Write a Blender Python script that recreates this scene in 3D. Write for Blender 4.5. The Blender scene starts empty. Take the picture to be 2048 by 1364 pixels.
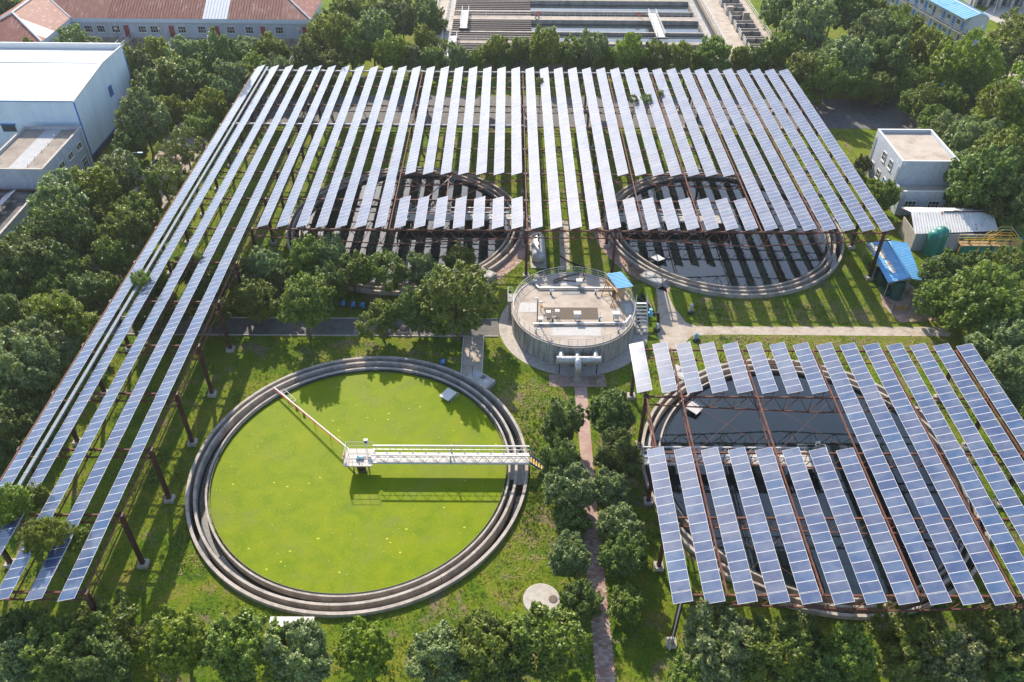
import bpy, bmesh, math, random
from math import sin, cos, pi, radians, sqrt, atan2, hypot
from mathutils import Vector, Matrix
random.seed(7)
SC = bpy.context.scene
COL = SC.collection

# ------------------------------------------------------------------ camera, world, sun, exposure
CAM_H, FPX, IW, IH = 67.5, 1653.66, 2048.0, 1364.0
PITCH, YAW, ROLL = 0.691235, 0.0075515, 0.0108907
_f = Vector((sin(YAW) * cos(PITCH), cos(YAW) * cos(PITCH), -sin(PITCH)))
_r = Vector((cos(YAW), -sin(YAW), 0.0))
_u = _r.cross(_f)
CR = _r * cos(ROLL) + _u * sin(ROLL)
CU = -_r * sin(ROLL) + _u * cos(ROLL)
CF = _f
cam_data = bpy.data.cameras.new('camera')
cam = bpy.data.objects.new('camera', cam_data)
COL.objects.link(cam)
cam.matrix_world = Matrix(((CR.x, CU.x, -CF.x, 0), (CR.y, CU.y, -CF.y, 0), (CR.z, CU.z, -CF.z, CAM_H), (0, 0, 0, 1)))
cam_data.sensor_width = 36.0
cam_data.lens = FPX / IW * 36.0
cam_data.clip_start = 1.0
cam_data.clip_end = 5000.0
SC.camera = cam

SUN_EL, SUN_AZ = radians(35.5), radians(18.7)      # azimuth: to the left of straight ahead (+Y)
sun_dir = Vector((-sin(SUN_AZ) * cos(SUN_EL), cos(SUN_AZ) * cos(SUN_EL), sin(SUN_EL)))
world = bpy.data.worlds.new('World')
SC.world = world
world.use_nodes = True
wn = world.node_tree
wn.nodes.clear()
sky = wn.nodes.new('ShaderNodeTexSky')
sky.sky_type = 'NISHITA'
sky.sun_disc = False
sky.sun_elevation = SUN_EL
sky.sun_rotation = -SUN_AZ
sky.altitude = 50
sky.air_density = 1.0
sky.dust_density = 0.9
sky.ozone_density = 1.0
bg = wn.nodes.new('ShaderNodeBackground')
bg.inputs['Strength'].default_value = 0.15
wo = wn.nodes.new('ShaderNodeOutputWorld')
wn.links.new(sky.outputs[0], bg.inputs[0])
wn.links.new(bg.outputs[0], wo.inputs[0])
sl = bpy.data.lights.new('sun', 'SUN')
sl.energy = 3.9
sl.angle = radians(0.6)
sl.color = (1.0, 0.90, 0.75)
sun = bpy.data.objects.new('sun', sl)
COL.objects.link(sun)
sun.rotation_euler = (-sun_dir).to_track_quat('-Z', 'Y').to_euler()
SC.view_settings.view_transform = 'Standard'
SC.view_settings.look = 'None'
SC.view_settings.gamma = 1.0
SC.view_settings.use_curve_mapping = False
SC.view_settings.exposure = 1.0
SC.render.engine = 'CYCLES'
SC.cycles.use_denoising = True
SC.cycles.max_bounces = 6
SC.cycles.diffuse_bounces = 3
SC.cycles.glossy_bounces = 3
SC.cycles.transmission_bounces = 3
SC.cycles.transparent_max_bounces = 6
SC.cycles.caustics_reflective = False
SC.cycles.caustics_refractive = False
SC.cycles.sample_clamp_indirect = 4.0

# ------------------------------------------------------------------ helpers
def P(px, py, z=0.0):
    """photo pixel -> the point at height z that it shows"""
    d = CR * ((px - IW / 2) / FPX) - CU * ((py - IH / 2) / FPX) + CF
    t = (z - CAM_H) / d.z
    return Vector((d.x * t, d.y * t, z))

def depth_of(p):
    return (Vector(p) - Vector((0, 0, CAM_H))).dot(CF)

def tag(o, label=None, cat=None, group=None, kind=None):
    if label: o['label'] = label
    if cat: o['category'] = cat
    if group: o['group'] = group
    if kind: o['kind'] = kind
    return o

def thing(name, label, cat, loc=(0, 0, 0), rz=0.0, group=None):
    o = bpy.data.objects.new(name, None)
    COL.objects.link(o)
    o.location = loc
    o.rotation_euler = (0, 0, rz)
    return tag(o, label, cat, group)

def inst(name, mesh, parent=None, loc=(0, 0, 0), rot=(0, 0, 0), scale=None):
    o = bpy.data.objects.new(name, mesh)
    COL.objects.link(o)
    o.parent = parent
    o.location = loc
    o.rotation_euler = rot
    if scale is not None:
        o.scale = scale if hasattr(scale, '__len__') else (scale,) * 3
    return o

def copy_tree(o, parent=None):
    c = o.copy()
    COL.objects.link(c)
    c.parent = parent
    for ch in list(o.children):
        copy_tree(ch, c)
    return c

class MB:
    def __init__(s):
        s.v = []; s.f = []; s.m = []
    def face(s, pts, m=0):
        b = len(s.v)
        s.v += [tuple(p) for p in pts]
        s.f.append(tuple(range(b, b + len(pts)))); s.m.append(m)
        return s
    def obox(s, c, ux, uy, uz, sx, sy, sz, m=0):
        c = Vector(c); ux = Vector(ux) * (sx / 2); uy = Vector(uy) * (sy / 2); uz = Vector(uz) * (sz / 2)
        b = len(s.v)
        for k in (-1, 1):
            for j in (-1, 1):
                for i in (-1, 1):
                    s.v.append(tuple(c + ux * i + uy * j + uz * k))
        for q in ((0, 2, 3, 1), (4, 5, 7, 6), (0, 1, 5, 4), (2, 6, 7, 3), (0, 4, 6, 2), (1, 3, 7, 5)):
            s.f.append(tuple(b + i for i in q)); s.m.append(m)
        return s
    def box(s, x0, x1, y0, y1, z0, z1, m=0):
        return s.obox(((x0 + x1) / 2, (y0 + y1) / 2, (z0 + z1) / 2), (1, 0, 0), (0, 1, 0), (0, 0, 1), abs(x1 - x0), abs(y1 - y0), abs(z1 - z0), m)
    def tube(s, p0, p1, r, n=6, m=0, r1=None, caps=True):
        p0 = Vector(p0); p1 = Vector(p1); d = p1 - p0
        if d.length < 1e-6: return s
        d.normalize()
        a = Vector((0, 0, 1)) if abs(d.z) < 0.9 else Vector((1, 0, 0))
        u = d.cross(a).normalized(); w = d.cross(u)
        r1 = r if r1 is None else r1
        b = len(s.v)
        off = pi / n
        for p, rr in ((p0, r), (p1, r1)):
            for i in range(n):
                t = 2 * pi * i / n + off
                s.v.append(tuple(p + u * (rr * cos(t)) + w * (rr * sin(t))))
        for i in range(n):
            j = (i + 1) % n
            s.f.append((b + i, b + j, b + n + j, b + n + i)); s.m.append(m)
        if caps:
            s.f.append(tuple(b + i for i in reversed(range(n)))); s.m.append(m)
            s.f.append(tuple(b + n + i for i in range(n))); s.m.append(m)
        return s
    def pipe(s, pts, r, n=8, m=0, closed=False, caps=True):
        """one continuous swept tube along a polyline"""
        pts = [Vector(p) for p in pts]
        N = len(pts); b = len(s.v); up = None
        for i in range(N):
            if closed:
                d = pts[(i + 1) % N] - pts[i - 1]
            else:
                d = pts[min(i + 1, N - 1)] - pts[max(i - 1, 0)]
            d.normalize()
            if up is None:
                a = Vector((0, 0, 1)) if abs(d.z) < 0.9 else Vector((1, 0, 0))
                u = d.cross(a).normalized()
            else:
                u = (up - d * up.dot(d)).normalized()
            up = u; w = d.cross(u)
            rr = r[i] if isinstance(r, (list, tuple)) else r
            for k in range(n):
                t = 2 * pi * k / n + pi / n
                s.v.append(tuple(pts[i] + u * (rr * cos(t)) + w * (rr * sin(t))))
        for i in range(N if closed else N - 1):
            i2 = (i + 1) % N
            for k in range(n):
                k2 = (k + 1) % n
                s.f.append((b + i * n + k, b + i * n + k2, b + i2 * n + k2, b + i2 * n + k)); s.m.append(m)
        if not closed and caps:
            s.f.append(tuple(b + k for k in reversed(range(n)))); s.m.append(m)
            s.f.append(tuple(b + (N - 1) * n + k for k in range(n))); s.m.append(m)
        return s
    def ring(s, c, r0, r1, z0, z1, n=96, a0=0.0, a1=2 * pi, m=0):
        """a wall between two radii"""
        full = abs(a1 - a0 - 2 * pi) < 1e-6
        N = n if full else n + 1
        b = len(s.v)
        for i in range(N):
            t = a0 + (a1 - a0) * i / n
            for (r, z) in ((r0, z0), (r1, z0), (r1, z1), (r0, z1)):
                s.v.append((c[0] + r * cos(t), c[1] + r * sin(t), z))
        for i in range(n):
            j = (i + 1) % N
            for k in range(4):
                k2 = (k + 1) % 4
                s.f.append((b + i * 4 + k, b + j * 4 + k, b + j * 4 + k2, b + i * 4 + k2)); s.m.append(m)
        if not full:
            s.f.append((b, b + 1, b + 2, b + 3)); s.m.append(m)
            e = b + (N - 1) * 4
            s.f.append((e + 3, e + 2, e + 1, e)); s.m.append(m)
        return s
    def disc(s, c, r, z, n=96, m=0):
        b = len(s.v)
        for i in range(n):
            t = 2 * pi * i / n
            s.v.append((c[0] + r * cos(t), c[1] + r * sin(t), z))
        s.f.append(tuple(range(b, b + n))); s.m.append(m)
        return s
    def annulus(s, c, r0, r1, z, n=96, m=0, a0=0, a1=2 * pi):
        b = len(s.v)
        for i in range(n + 1):
            t = a0 + (a1 - a0) * i / n
            s.v.append((c[0] + r0 * cos(t), c[1] + r0 * sin(t), z))
            s.v.append((c[0] + r1 * cos(t), c[1] + r1 * sin(t), z))
        for i in range(n):
            s.f.append((b + 2 * i, b + 2 * i + 1, b + 2 * i + 3, b + 2 * i + 2)); s.m.append(m)
        return s
    def lathe(s, c, prof, n=24, m=0):
        """profile (r,z) turned about the vertical through c; closed ends when r==0"""
        b = len(s.v)
        for (r, z) in prof:
            for i in range(n):
                t = 2 * pi * i / n
                s.v.append((c[0] + max(r, 1e-4) * cos(t), c[1] + max(r, 1e-4) * sin(t), c[2] + z))
        for k in range(len(prof) - 1):
            for i in range(n):
                j = (i + 1) % n
                s.f.append((b + k * n + i, b + k * n + j, b + (k + 1) * n + j, b + (k + 1) * n + i)); s.m.append(m)
        s.f.append(tuple(b + i for i in reversed(range(n)))); s.m.append(m)
        e = b + (len(prof) - 1) * n
        s.f.append(tuple(e + i for i in range(n))); s.m.append(m)
        return s
    def prism(s, poly, z0, z1, m=0):
        b = len(s.v); n = len(poly)
        for z in (z0, z1):
            for p in poly: s.v.append((p[0], p[1], z))
        for i in range(n):
            j = (i + 1) % n
            s.f.append((b + i, b + j, b + n + j, b + n + i)); s.m.append(m)
        s.f.append(tuple(b + i for i in reversed(range(n)))); s.m.append(m)
        s.f.append(tuple(b + n + i for i in range(n))); s.m.append(m)
        return s
    def sheet(s, A, B, C, D, n, amp, m=0, th=0.0):
        """ribbed sheet: ribs run from A-B edge to D-C edge (A->D direction), n ribs counted along A->B"""
        A, B, C, D = map(Vector, (A, B, C, D))
        nv = (B - A).cross(D - A).normalized()
        if nv.z < 0: nv = -nv
        b = len(s.v); prof = []
        for i in range(n):
            for t, h in ((0.0, 0), (0.55, 0), (0.65, 1), (0.9, 1)):
                prof.append(((i + t) / n, h))
        prof.append((1.0, 0))
        for t, h in prof:
            p = A.lerp(B, t) + nv * (h * amp); q = D.lerp(C, t) + nv * (h * amp)
            s.v.append(tuple(p)); s.v.append(tuple(q))
        for i in range(len(prof) - 1):
            s.f.append((b + 2 * i, b + 2 * i + 2, b + 2 * i + 3, b + 2 * i + 1)); s.m.append(m)
        return s
    def mesh(s, name, mats):
        me = bpy.data.meshes.new(name)
        me.from_pydata(s.v, [], s.f)
        for m in (mats if isinstance(mats, (list, tuple)) else [mats]):
            me.materials.append(m)
        if any(s.m): me.polygons.foreach_set('material_index', s.m)
        me.update()
        return me
    def build(s, name, mats, parent=None, world=True, smooth=False):
        if parent is not None and world:
            L = parent.location
            s.v = [(x - L.x, y - L.y, z - L.z) for (x, y, z) in s.v]
        me = s.mesh(name, mats)
        if smooth:
            me.polygons.foreach_set('use_smooth', [True] * len(me.polygons))
            try: me.set_sharp_from_angle(angle=radians(38))
            except Exception: pass
        return inst(name, me, parent)

ORD = ['first', 'second', 'third', 'fourth', 'fifth', 'sixth', 'seventh', 'eighth', 'ninth', 'tenth', 'eleventh', 'twelfth', 'thirteenth', 'fourteenth', 'fifteenth', 'sixteenth', 'seventeenth', 'eighteenth', 'nineteenth', 'twentieth']
def ordn(i):
    """0 -> first"""
    if i < 20: return ORD[i]
    t, u = divmod(i + 1, 10)
    tens = {2: 'twenty', 3: 'thirty', 4: 'forty', 5: 'fifty'}
    if u == 0: return {2: 'twentieth', 3: 'thirtieth', 4: 'fortieth', 5: 'fiftieth'}[t]
    return tens[t] + '-' + ORD[u - 1]

# ------------------------------------------------------------------ materials
class NT:
    def __init__(s, name):
        s.mat = bpy.data.materials.new(name); s.mat.use_nodes = True
        s.t = s.mat.node_tree; s.t.nodes.clear()
        s.out = s.n('ShaderNodeOutputMaterial')
        s.b = s.n('ShaderNodeBsdfPrincipled')
        s.l(s.b.outputs[0], s.out.inputs[0])
    def n(s, t, **k):
        x = s.t.nodes.new(t)
        for a, v in k.items(): setattr(x, a, v)
        return x
    def l(s, a, b): s.t.links.new(a, b)
    def set(s, **k):
        for a, v in k.items():
            s.b.inputs[a.replace('_', ' ')].default_value = v
    def coord(s, kind='pos'):
        if kind == 'pos': return s.n('ShaderNodeNewGeometry').outputs['Position']
        return s.n('ShaderNodeTexCoord').outputs[kind]
    def mapping(s, vec, scale=(1, 1, 1), rot=(0, 0, 0)):
        m = s.n('ShaderNodeMapping'); m.inputs['Scale'].default_value = scale; m.inputs['Rotation'].default_value = rot
        s.l(vec, m.inputs[0]); return m.outputs[0]
    def noise(s, vec, scale, detail=4, rough=0.55, dist=0.0):
        x = s.n('ShaderNodeTexNoise'); x.inputs['Scale'].default_value = scale; x.inputs['Detail'].default_value = detail
        x.inputs['Roughness'].default_value = rough; x.inputs['Distortion'].default_value = dist
        s.l(vec, x.inputs['Vector']); return x.outputs['Fac']
    def ramp(s, fac, stops, mode='LINEAR'):
        x = s.n('ShaderNodeValToRGB'); x.color_ramp.interpolation = mode
        e = x.color_ramp.elements
        while len(e) < len(stops): e.new(0.5)
        for q, (p, c) in zip(e, stops):
            q.position = p; q.color = (*c, 1) if len(c) == 3 else c
        s.l(fac, x.inputs[0]); return x.outputs[0]
    def step(s, fac, a, b):
        x = s.n('ShaderNodeMapRange'); x.inputs[1].default_value = a; x.inputs[2].default_value = b
        s.l(fac, x.inputs[0]); return x.outputs[0]
    def mix(s, fac, a, b, mode='MIX'):
        x = s.n('ShaderNodeMix', data_type='RGBA', blend_type=mode)
        for i, v in ((0, fac), (6, a), (7, b)):
            if isinstance(v, (int, float)): x.inputs[i].default_value = v
            elif isinstance(v, (tuple, list)): x.inputs[i].default_value = (*v, 1) if len(v) == 3 else v
            else: s.l(v, x.inputs[i])
        return x.outputs[2]
    def math(s, op, a, b=0.0):
        x = s.n('ShaderNodeMath', operation=op)
        for i, v in ((0, a), (1, b)):
            if isinstance(v, (int, float)): x.inputs[i].default_value = v
            else: s.l(v, x.inputs[i])
        return x.outputs[0]
    def sep(s, vec):
        x = s.n('ShaderNodeSeparateXYZ'); s.l(vec, x.inputs[0]); return x.outputs
    def col(s, c): s.l(c, s.b.inputs['Base Color'])
    def bump(s, h, strength=0.5, dist=0.05):
        x = s.n('ShaderNodeBump'); x.inputs['Strength'].default_value = strength; x.inputs['Distance'].default_value = dist
        s.l(h, x.inputs['Height']); s.l(x.outputs[0], s.b.inputs['Normal'])

def simple(name, c, rough=0.6, metal=0.0, var=0.18, scale=3.0, dirt=None, dscale=0.8, damt=(0.5, 0.75), bump=0.0, objrand=0.0, spec=0.5):
    """paint, concrete or metal with grain and patches of dirt or rust that have their own shape"""
    t = NT(name)
    t.set(Roughness=rough, Metallic=metal)
    t.b.inputs['Specular IOR Level'].default_value = spec
    p = t.coord('pos')
    n1 = t.noise(p, scale, 5, 0.6)
    lo = tuple(max(0, x * (1 - var)) for x in c); hi = tuple(min(1, x * (1 + var)) for x in c)
    cc = t.ramp(n1, [(0.3, lo), (0.7, hi)])
    if dirt:
        n2 = t.noise(p, dscale, 6, 0.65)
        cc = t.mix(t.step(n2, *damt), cc, dirt)
    if objrand:
        oi = t.n('ShaderNodeObjectInfo')
        h = t.n('ShaderNodeHueSaturation'); t.l(cc, h.inputs['Color'])
        t.l(t.math('ADD', t.math('MULTIPLY', oi.outputs['Random'], objrand), 1 - objrand / 2), h.inputs['Value'])
        cc = h.outputs[0]
    t.col(cc)
    if bump: t.bump(t.noise(p, scale * 4, 4, 0.6), bump, 0.02)
    return t.mat

def streaky(name, c, streak, rough=0.8, amt=0.5, zs=0.25, hs=2.2):
    """wall with run-down stains (stretched along z)"""
    t = NT(name); t.set(Roughness=rough)
    p = t.coord('pos')
    n1 = t.noise(p, 2.5, 5, 0.6)
    cc = t.ramp(n1, [(0.3, tuple(x * 0.85 for x in c)), (0.7, tuple(min(1, x * 1.12) for x in c))])
    n2 = t.noise(t.mapping(p, (hs, hs, zs)), 1.0, 5, 0.65)
    f = t.math('MULTIPLY', t.step(n2, 0.42, 0.66), amt)
    t.col(t.mix(f, cc, streak))
    t.bump(t.noise(p, 14, 4), 0.15, 0.02)
    return t.mat

def ribs_wall(name, c, axis=0, pitch=0.3, rough=0.5):
    t = NT(name); t.set(Roughness=rough)
    p = t.coord('pos')
    x = t.sep(p)[axis]
    fr = t.math('FRACT', t.math('DIVIDE', x, pitch))
    n1 = t.noise(t.mapping(p, (0.3, 0.3, 0.08)), 2.0, 4)
    t.col(t.ramp(n1, [(0.3, tuple(v * 0.9 for v in c)), (0.7, tuple(min(1, v * 1.06) for v in c))]))
    t.bump(t.ramp(fr, [(0.0, (0, 0, 0)), (0.12, (1, 1, 1)), (0.3, (1, 1, 1)), (0.42, (0, 0, 0))]), 0.6, 0.03)
    return t.mat

M = {}
# ground
t = NT('ground'); t.set(Roughness=0.95); t.b.inputs['Specular IOR Level'].default_value = 0.1
p = t.coord('pos')
big = t.noise(p, 0.055, 5, 0.6, 0.6); mid = t.noise(p, 0.35, 5, 0.62, 0.4); fine = t.noise(p, 3.2, 6, 0.7); vf = t.noise(p, 11.0, 4, 0.7)
g1 = t.ramp(mid, [(0.28, (0.055, 0.115, 0.01)), (0.42, (0.105, 0.175, 0.012)), (0.56, (0.165, 0.21, 0.016)), (0.72, (0.25, 0.20, 0.06))])
g2 = t.ramp(fine, [(0.25, (0.35, 0.38, 0.32)), (0.5, (1, 1, 1)), (0.78, (1.45, 1.35, 1.15))])
gg = t.mix(1.0, g1, g2, 'MULTIPLY')
gg = t.mix(t.math('MULTIPLY', t.step(big, 0.50, 0.64), 0.6), gg, t.mix(1.0, g2, (0.22, 0.22, 0.03), 'MULTIPLY'))
dry = t.math('MULTIPLY', t.step(t.noise(t.mapping(p, (1, 1, 1), (0, 0, 0.5)), 1.4, 6, 0.75, 1.6), 0.58, 0.64), t.step(t.noise(p, 0.13, 4, 0.6), 0.46, 0.58))
gg = t.mix(t.math('MULTIPLY', dry, 0.45), gg, (0.36, 0.27, 0.16))
bare = t.math('MULTIPLY', t.step(t.noise(p, 0.22, 6, 0.68, 0.8), 0.57, 0.64), 0.85)
gg = t.mix(bare, gg, t.ramp(fine, [(0.3, (0.16, 0.11, 0.07)), (0.7, (0.32, 0.24, 0.16))]))
t.col(gg)
hgt = t.math('ADD', t.math('MULTIPLY', fine, 0.6), t.math('MULTIPLY', vf, 0.4))
t.bump(hgt, 1.0, 0.35)
M['ground'] = t.mat
# asphalt, concrete, soil
M['asphalt'] = simple('asphalt', (0.12, 0.113, 0.11), 0.9, var=0.25, scale=1.2, dirt=(0.2, 0.17, 0.14), dscale=0.35, damt=(0.5, 0.8), bump=0.3)
M['lane'] = simple('lane', (0.34, 0.28, 0.23), 0.95, var=0.2, scale=1.5, dirt=(0.33, 0.26, 0.2), dscale=0.4, bump=0.2)
M['path'] = simple('path_concrete', (0.40, 0.335, 0.27), 0.9, var=0.16, scale=2.0, dirt=(0.26, 0.2, 0.13), dscale=0.7, damt=(0.48, 0.72), bump=0.25)
M['conc'] = simple('concrete', (0.40, 0.36, 0.315), 0.85, var=0.18, scale=2.2, dirt=(0.2, 0.175, 0.15), dscale=0.9, damt=(0.52, 0.8), bump=0.2)
M['rim'] = streaky('rim_concrete', (0.43, 0.375, 0.32), (0.15, 0.132, 0.118), 0.88, 0.6, 0.5, 0.9)
M['wallc'] = streaky('stained_concrete', (0.40, 0.37, 0.33), (0.07, 0.065, 0.06), amt=0.8)
M['basin'] = streaky('basin_concrete', (0.37, 0.33, 0.29), (0.13, 0.115, 0.105), amt=0.6, hs=0.8)
M['deck'] = simple('deck_concrete', (0.44, 0.37, 0.30), 0.9, var=0.14, scale=1.6, dirt=(0.30, 0.24, 0.19), dscale=0.8, damt=(0.4, 0.65), bump=0.15)
M['plate'] = simple('deck_plate', (0.40, 0.385, 0.365), 0.7, var=0.1, scale=3)
M['roofc'] = simple('roof_screed', (0.43, 0.365, 0.30), 0.9, var=0.14, scale=1.0, dirt=(0.25, 0.19, 0.15), dscale=0.5, damt=(0.5, 0.75))
M['roofpatch'] = simple('roof_patch', (0.36, 0.355, 0.36), 0.85, var=0.1, scale=1.0)
M['roofshaded'] = simple('roof_brown_shaded', (0.27, 0.225, 0.185), 0.9, var=0.16, scale=0.9, dirt=(0.16, 0.13, 0.11), dscale=0.5, damt=(0.45, 0.7))  # brownish screed, darkened with the warehouse's shade put into the colour
M['roofdark'] = simple('roof_dark', (0.09, 0.085, 0.085), 0.85, var=0.25, scale=1.2, dirt=(0.3, 0.25, 0.2), dscale=0.6)
M['soil'] = simple('soil', (0.25, 0.18, 0.12), 0.95, var=0.3, scale=2.5, bump=0.4)
# bricks paving
t = NT('brick_paving'); t.set(Roughness=0.9)
p = t.coord('pos')
br = t.n('ShaderNodeTexBrick'); br.inputs['Scale'].default_value = 1.0
br.inputs['Color1'].default_value = (0.40, 0.26, 0.22, 1); br.inputs['Color2'].default_value = (0.34, 0.19, 0.165, 1); br.inputs['Mortar'].default_value = (0.17, 0.14, 0.12, 1)
br.inputs['Mortar Size'].default_value = 0.012; br.inputs['Brick Width'].default_value = 0.44; br.inputs['Row Height'].default_value = 0.22
t.l(p, br.inputs['Vector'])
cc = t.mix(t.step(t.noise(p, 0.9, 5, 0.7), 0.45, 0.7), br.outputs[0], (0.42, 0.33, 0.26))
t.col(cc); t.bump(br.outputs['Fac'], -0.3, 0.02)
M['brick'] = t.mat
# water
def water(name, base, rough=0.03, bump=0.02, scale=1.2, ior=1.45):
    t = NT(name); t.set(Roughness=rough, IOR=ior)
    p = t.coord('pos')
    t.col(t.ramp(t.noise(p, 0.4, 4), [(0.3, tuple(x * 0.7 for x in base)), (0.7, tuple(x * 1.3 for x in base))]))
    t.bump(t.noise(t.mapping(p, (1, 1, 1)), scale, 3, 0.5), bump, 0.1)
    return t.mat
M['water'] = water('dark_water', (0.006, 0.011, 0.013), 0.02, 0.035, 1.6, 1.7)
M['water2'] = water('channel_water', (0.012, 0.018, 0.018), 0.05, 0.05, 2.5, 1.6)
M['water3'] = water('basin_water', (0.03, 0.04, 0.045), 0.05, 0.01, 0.8, 1.8)
t = NT('algae_water'); t.set(Roughness=0.6); t.b.inputs['Specular IOR Level'].default_value = 0.06
p = t.coord('pos')
n1 = t.noise(p, 0.16, 6, 0.6, 1.2); n2 = t.noise(p, 0.45, 7, 0.62, 0.5); n3 = t.noise(p, 2.6, 4, 0.6, 0.5)
cc = t.ramp(n2, [(0.25, (0.10, 0.165, 0.001)), (0.48, (0.155, 0.21, 0.001)), (0.72, (0.20, 0.235, 0.002))])
cc = t.mix(t.math('MULTIPLY', t.step(n1, 0.48, 0.64), 0.6), cc, (0.165, 0.19, 0.03))
cc = t.mix(t.math('MULTIPLY', t.step(t.noise(p, 0.09, 4, 0.5, 0.5), 0.5, 0.62), 0.35), cc, (0.15, 0.21, 0.002))
grn = t.noise(p, 7.0, 4, 0.75)
cc = t.mix(1.0, cc, t.ramp(grn, [(0.3, (0.82, 0.84, 0.8)), (0.6, (1.05, 1.05, 1.0)), (0.75, (1.4, 1.3, 1.0))]), 'MULTIPLY')
cc = t.mix(t.math('MULTIPLY', t.step(t.noise(p, 1.5, 6, 0.7, 1.0), 0.62, 0.68), 0.45), cc, (0.30, 0.31, 0.004))
pd = t.mapping(p, (1.0, 1.6, 1.0), (0, 0, 0.5))
for sc_, th_, col_ in ((0.45, .06, (0.46, 0.45, 0.05)), (1.6, .085, (0.36, 0.36, 0.015)), (3.1, .11, (0.32, 0.33, 0.02)), (0.9, .035, (0.75, 0.75, 0.6))):
    vor = t.n('ShaderNodeTexVoronoi'); vor.inputs['Scale'].default_value = sc_
    wob = t.n('ShaderNodeTexNoise'); wob.inputs['Scale'].default_value = 3.0; t.l(p, wob.inputs['Vector'])
    t.l(t.mix(0.12, pd, wob.outputs['Color'], 'ADD'), vor.inputs['Vector'])
    cc = t.mix(t.math('LESS_THAN', vor.outputs['Distance'], th_), cc, col_)
t.col(cc); t.bump(n2, 0.08, 0.05)
M['algae'] = t.mat
t = NT('tank_sludge'); t.set(Roughness=0.5)
p = t.coord('pos')
t.col(t.ramp(t.noise(p, 5, 5, 0.7, 1.0), [(0.4, (0.015, 0.02, 0.02)), (0.56, (0.03, 0.035, 0.03)), (0.63, (0.22, 0.19, 0.12)), (0.75, (0.35, 0.3, 0.2))]))
t.bump(t.noise(p, 6, 4), 0.3, 0.05)
M['sludge'] = t.mat
# steel
t = NT('rusty_steel'); t.set(Roughness=0.75); t.b.inputs['Specular IOR Level'].default_value = 0.3
p = t.coord('pos')
cc = t.ramp(t.noise(p, 1.3, 6, 0.65), [(0.3, (0.075, 0.028, 0.02)), (0.5, (0.135, 0.052, 0.034)), (0.66, (0.20, 0.085, 0.055)), (0.8, (0.36, 0.13, 0.035))])
t.col(cc); M['rust'] = t.mat
M['darkrust'] = simple('dark_column_paint', (0.065, 0.022, 0.02), 0.65, var=0.3, scale=2.0, dirt=(0.15, 0.06, 0.035), dscale=1.0)
M['white'] = simple('white_paint', (0.58, 0.55, 0.52), 0.5, var=0.05, scale=3, dirt=(0.5, 0.42, 0.36), dscale=1.5, damt=(0.58, 0.8))
M['duct'] = simple('duct_metal', (0.22, 0.26, 0.29), 0.8, 0.0, var=0.15, scale=1.5)
M['bridgedeck'] = simple('bridge_deck', (0.46, 0.415, 0.37), 0.7, var=0.08, scale=2)
M['galv'] = simple('galvanised', (0.55, 0.56, 0.57), 0.4, 0.6, var=0.1, scale=3)
M['steelpipe'] = simple('steel_pipe', (0.5, 0.49, 0.48), 0.42, 0.55, var=0.14, scale=1.5, dirt=(0.36, 0.3, 0.27), dscale=1.1)
M['silver'] = simple('silver_paint_tank', (0.47, 0.47, 0.48), 0.5, 0.25, var=0.12, scale=2, dirt=(0.25, 0.12, 0.06), dscale=1.6, damt=(0.62, 0.68))
M['black'] = simple('black_rubber', (0.012, 0.012, 0.013), 0.55, var=0.2)
M['iron'] = simple('dark_iron', (0.05, 0.05, 0.052), 0.5, 0.3, var=0.2)
M['bluep'] = simple('blue_paint', (0.03, 0.16, 0.36), 0.45, var=0.12)
M['ltblue'] = simple('light_blue_paint', (0.14, 0.42, 0.6), 0.45, var=0.1)
M['red'] = simple('red_paint', (0.6, 0.05, 0.03), 0.45, var=0.1)
M['yellow'] = simple('yellow_paint', (0.72, 0.42, 0.03), 0.5, var=0.12, dirt=(0.4, 0.25, 0.08), dscale=2)
M['orange'] = simple('orange_paint', (0.55, 0.25, 0.03), 0.55, var=0.15, dirt=(0.25, 0.12, 0.05), dscale=2)
M['teal'] = simple('teal_tank', (0.012, 0.19, 0.145), 0.4, var=0.1, dirt=(0.25, 0.4, 0.36), dscale=0.8, damt=(0.55, 0.8))
M['dkgreen'] = simple('dark_green_plastic', (0.012, 0.075, 0.055), 0.45, var=0.15)
M['hose'] = simple('brown_hose', (0.10, 0.065, 0.05), 0.6, var=0.2)
M['wood'] = simple('weathered_board', (0.3, 0.2, 0.1), 0.85, var=0.2)
M['panelback'] = simple('panel_back', (0.5, 0.5, 0.5), 0.6, var=0.05)
M['glass'] = simple('window_glass', (0.03, 0.04, 0.045), 0.06, var=0.3, scale=0.6, spec=0.8)
M['winframe'] = simple('window_frame', (0.68, 0.67, 0.62), 0.5, var=0.06)
M['wallblue'] = streaky('pale_blue_render', (0.47, 0.50, 0.56), (0.33, 0.34, 0.36), 0.85, 0.4, 0.18, 1.3)
M['wallgrey'] = streaky('pale_grey_render', (0.42, 0.44, 0.49), (0.27, 0.275, 0.29), 0.85, 0.45, 0.18, 1.3)
M['bandblue'] = simple('fascia_blue', (0.55, 0.60, 0.66), 0.8, var=0.06)
M['whS'] = ribs_wall('warehouse_cladding_x', (0.62, 0.70, 0.80), 0, 0.35)
M['whE'] = ribs_wall('warehouse_cladding_y', (0.66, 0.735, 0.80), 1, 0.35)
M['whroof'] = simple('warehouse_roof', (0.68, 0.67, 0.66), 0.5, var=0.04, scale=0.5, dirt=(0.6, 0.55, 0.52), dscale=0.3, damt=(0.55, 0.85))
M['trimblue'] = simple('blue_trim', (0.03, 0.17, 0.48), 0.45, var=0.08)
M['plinth'] = simple('dark_plinth', (0.055, 0.06, 0.07), 0.8, var=0.2)
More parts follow.
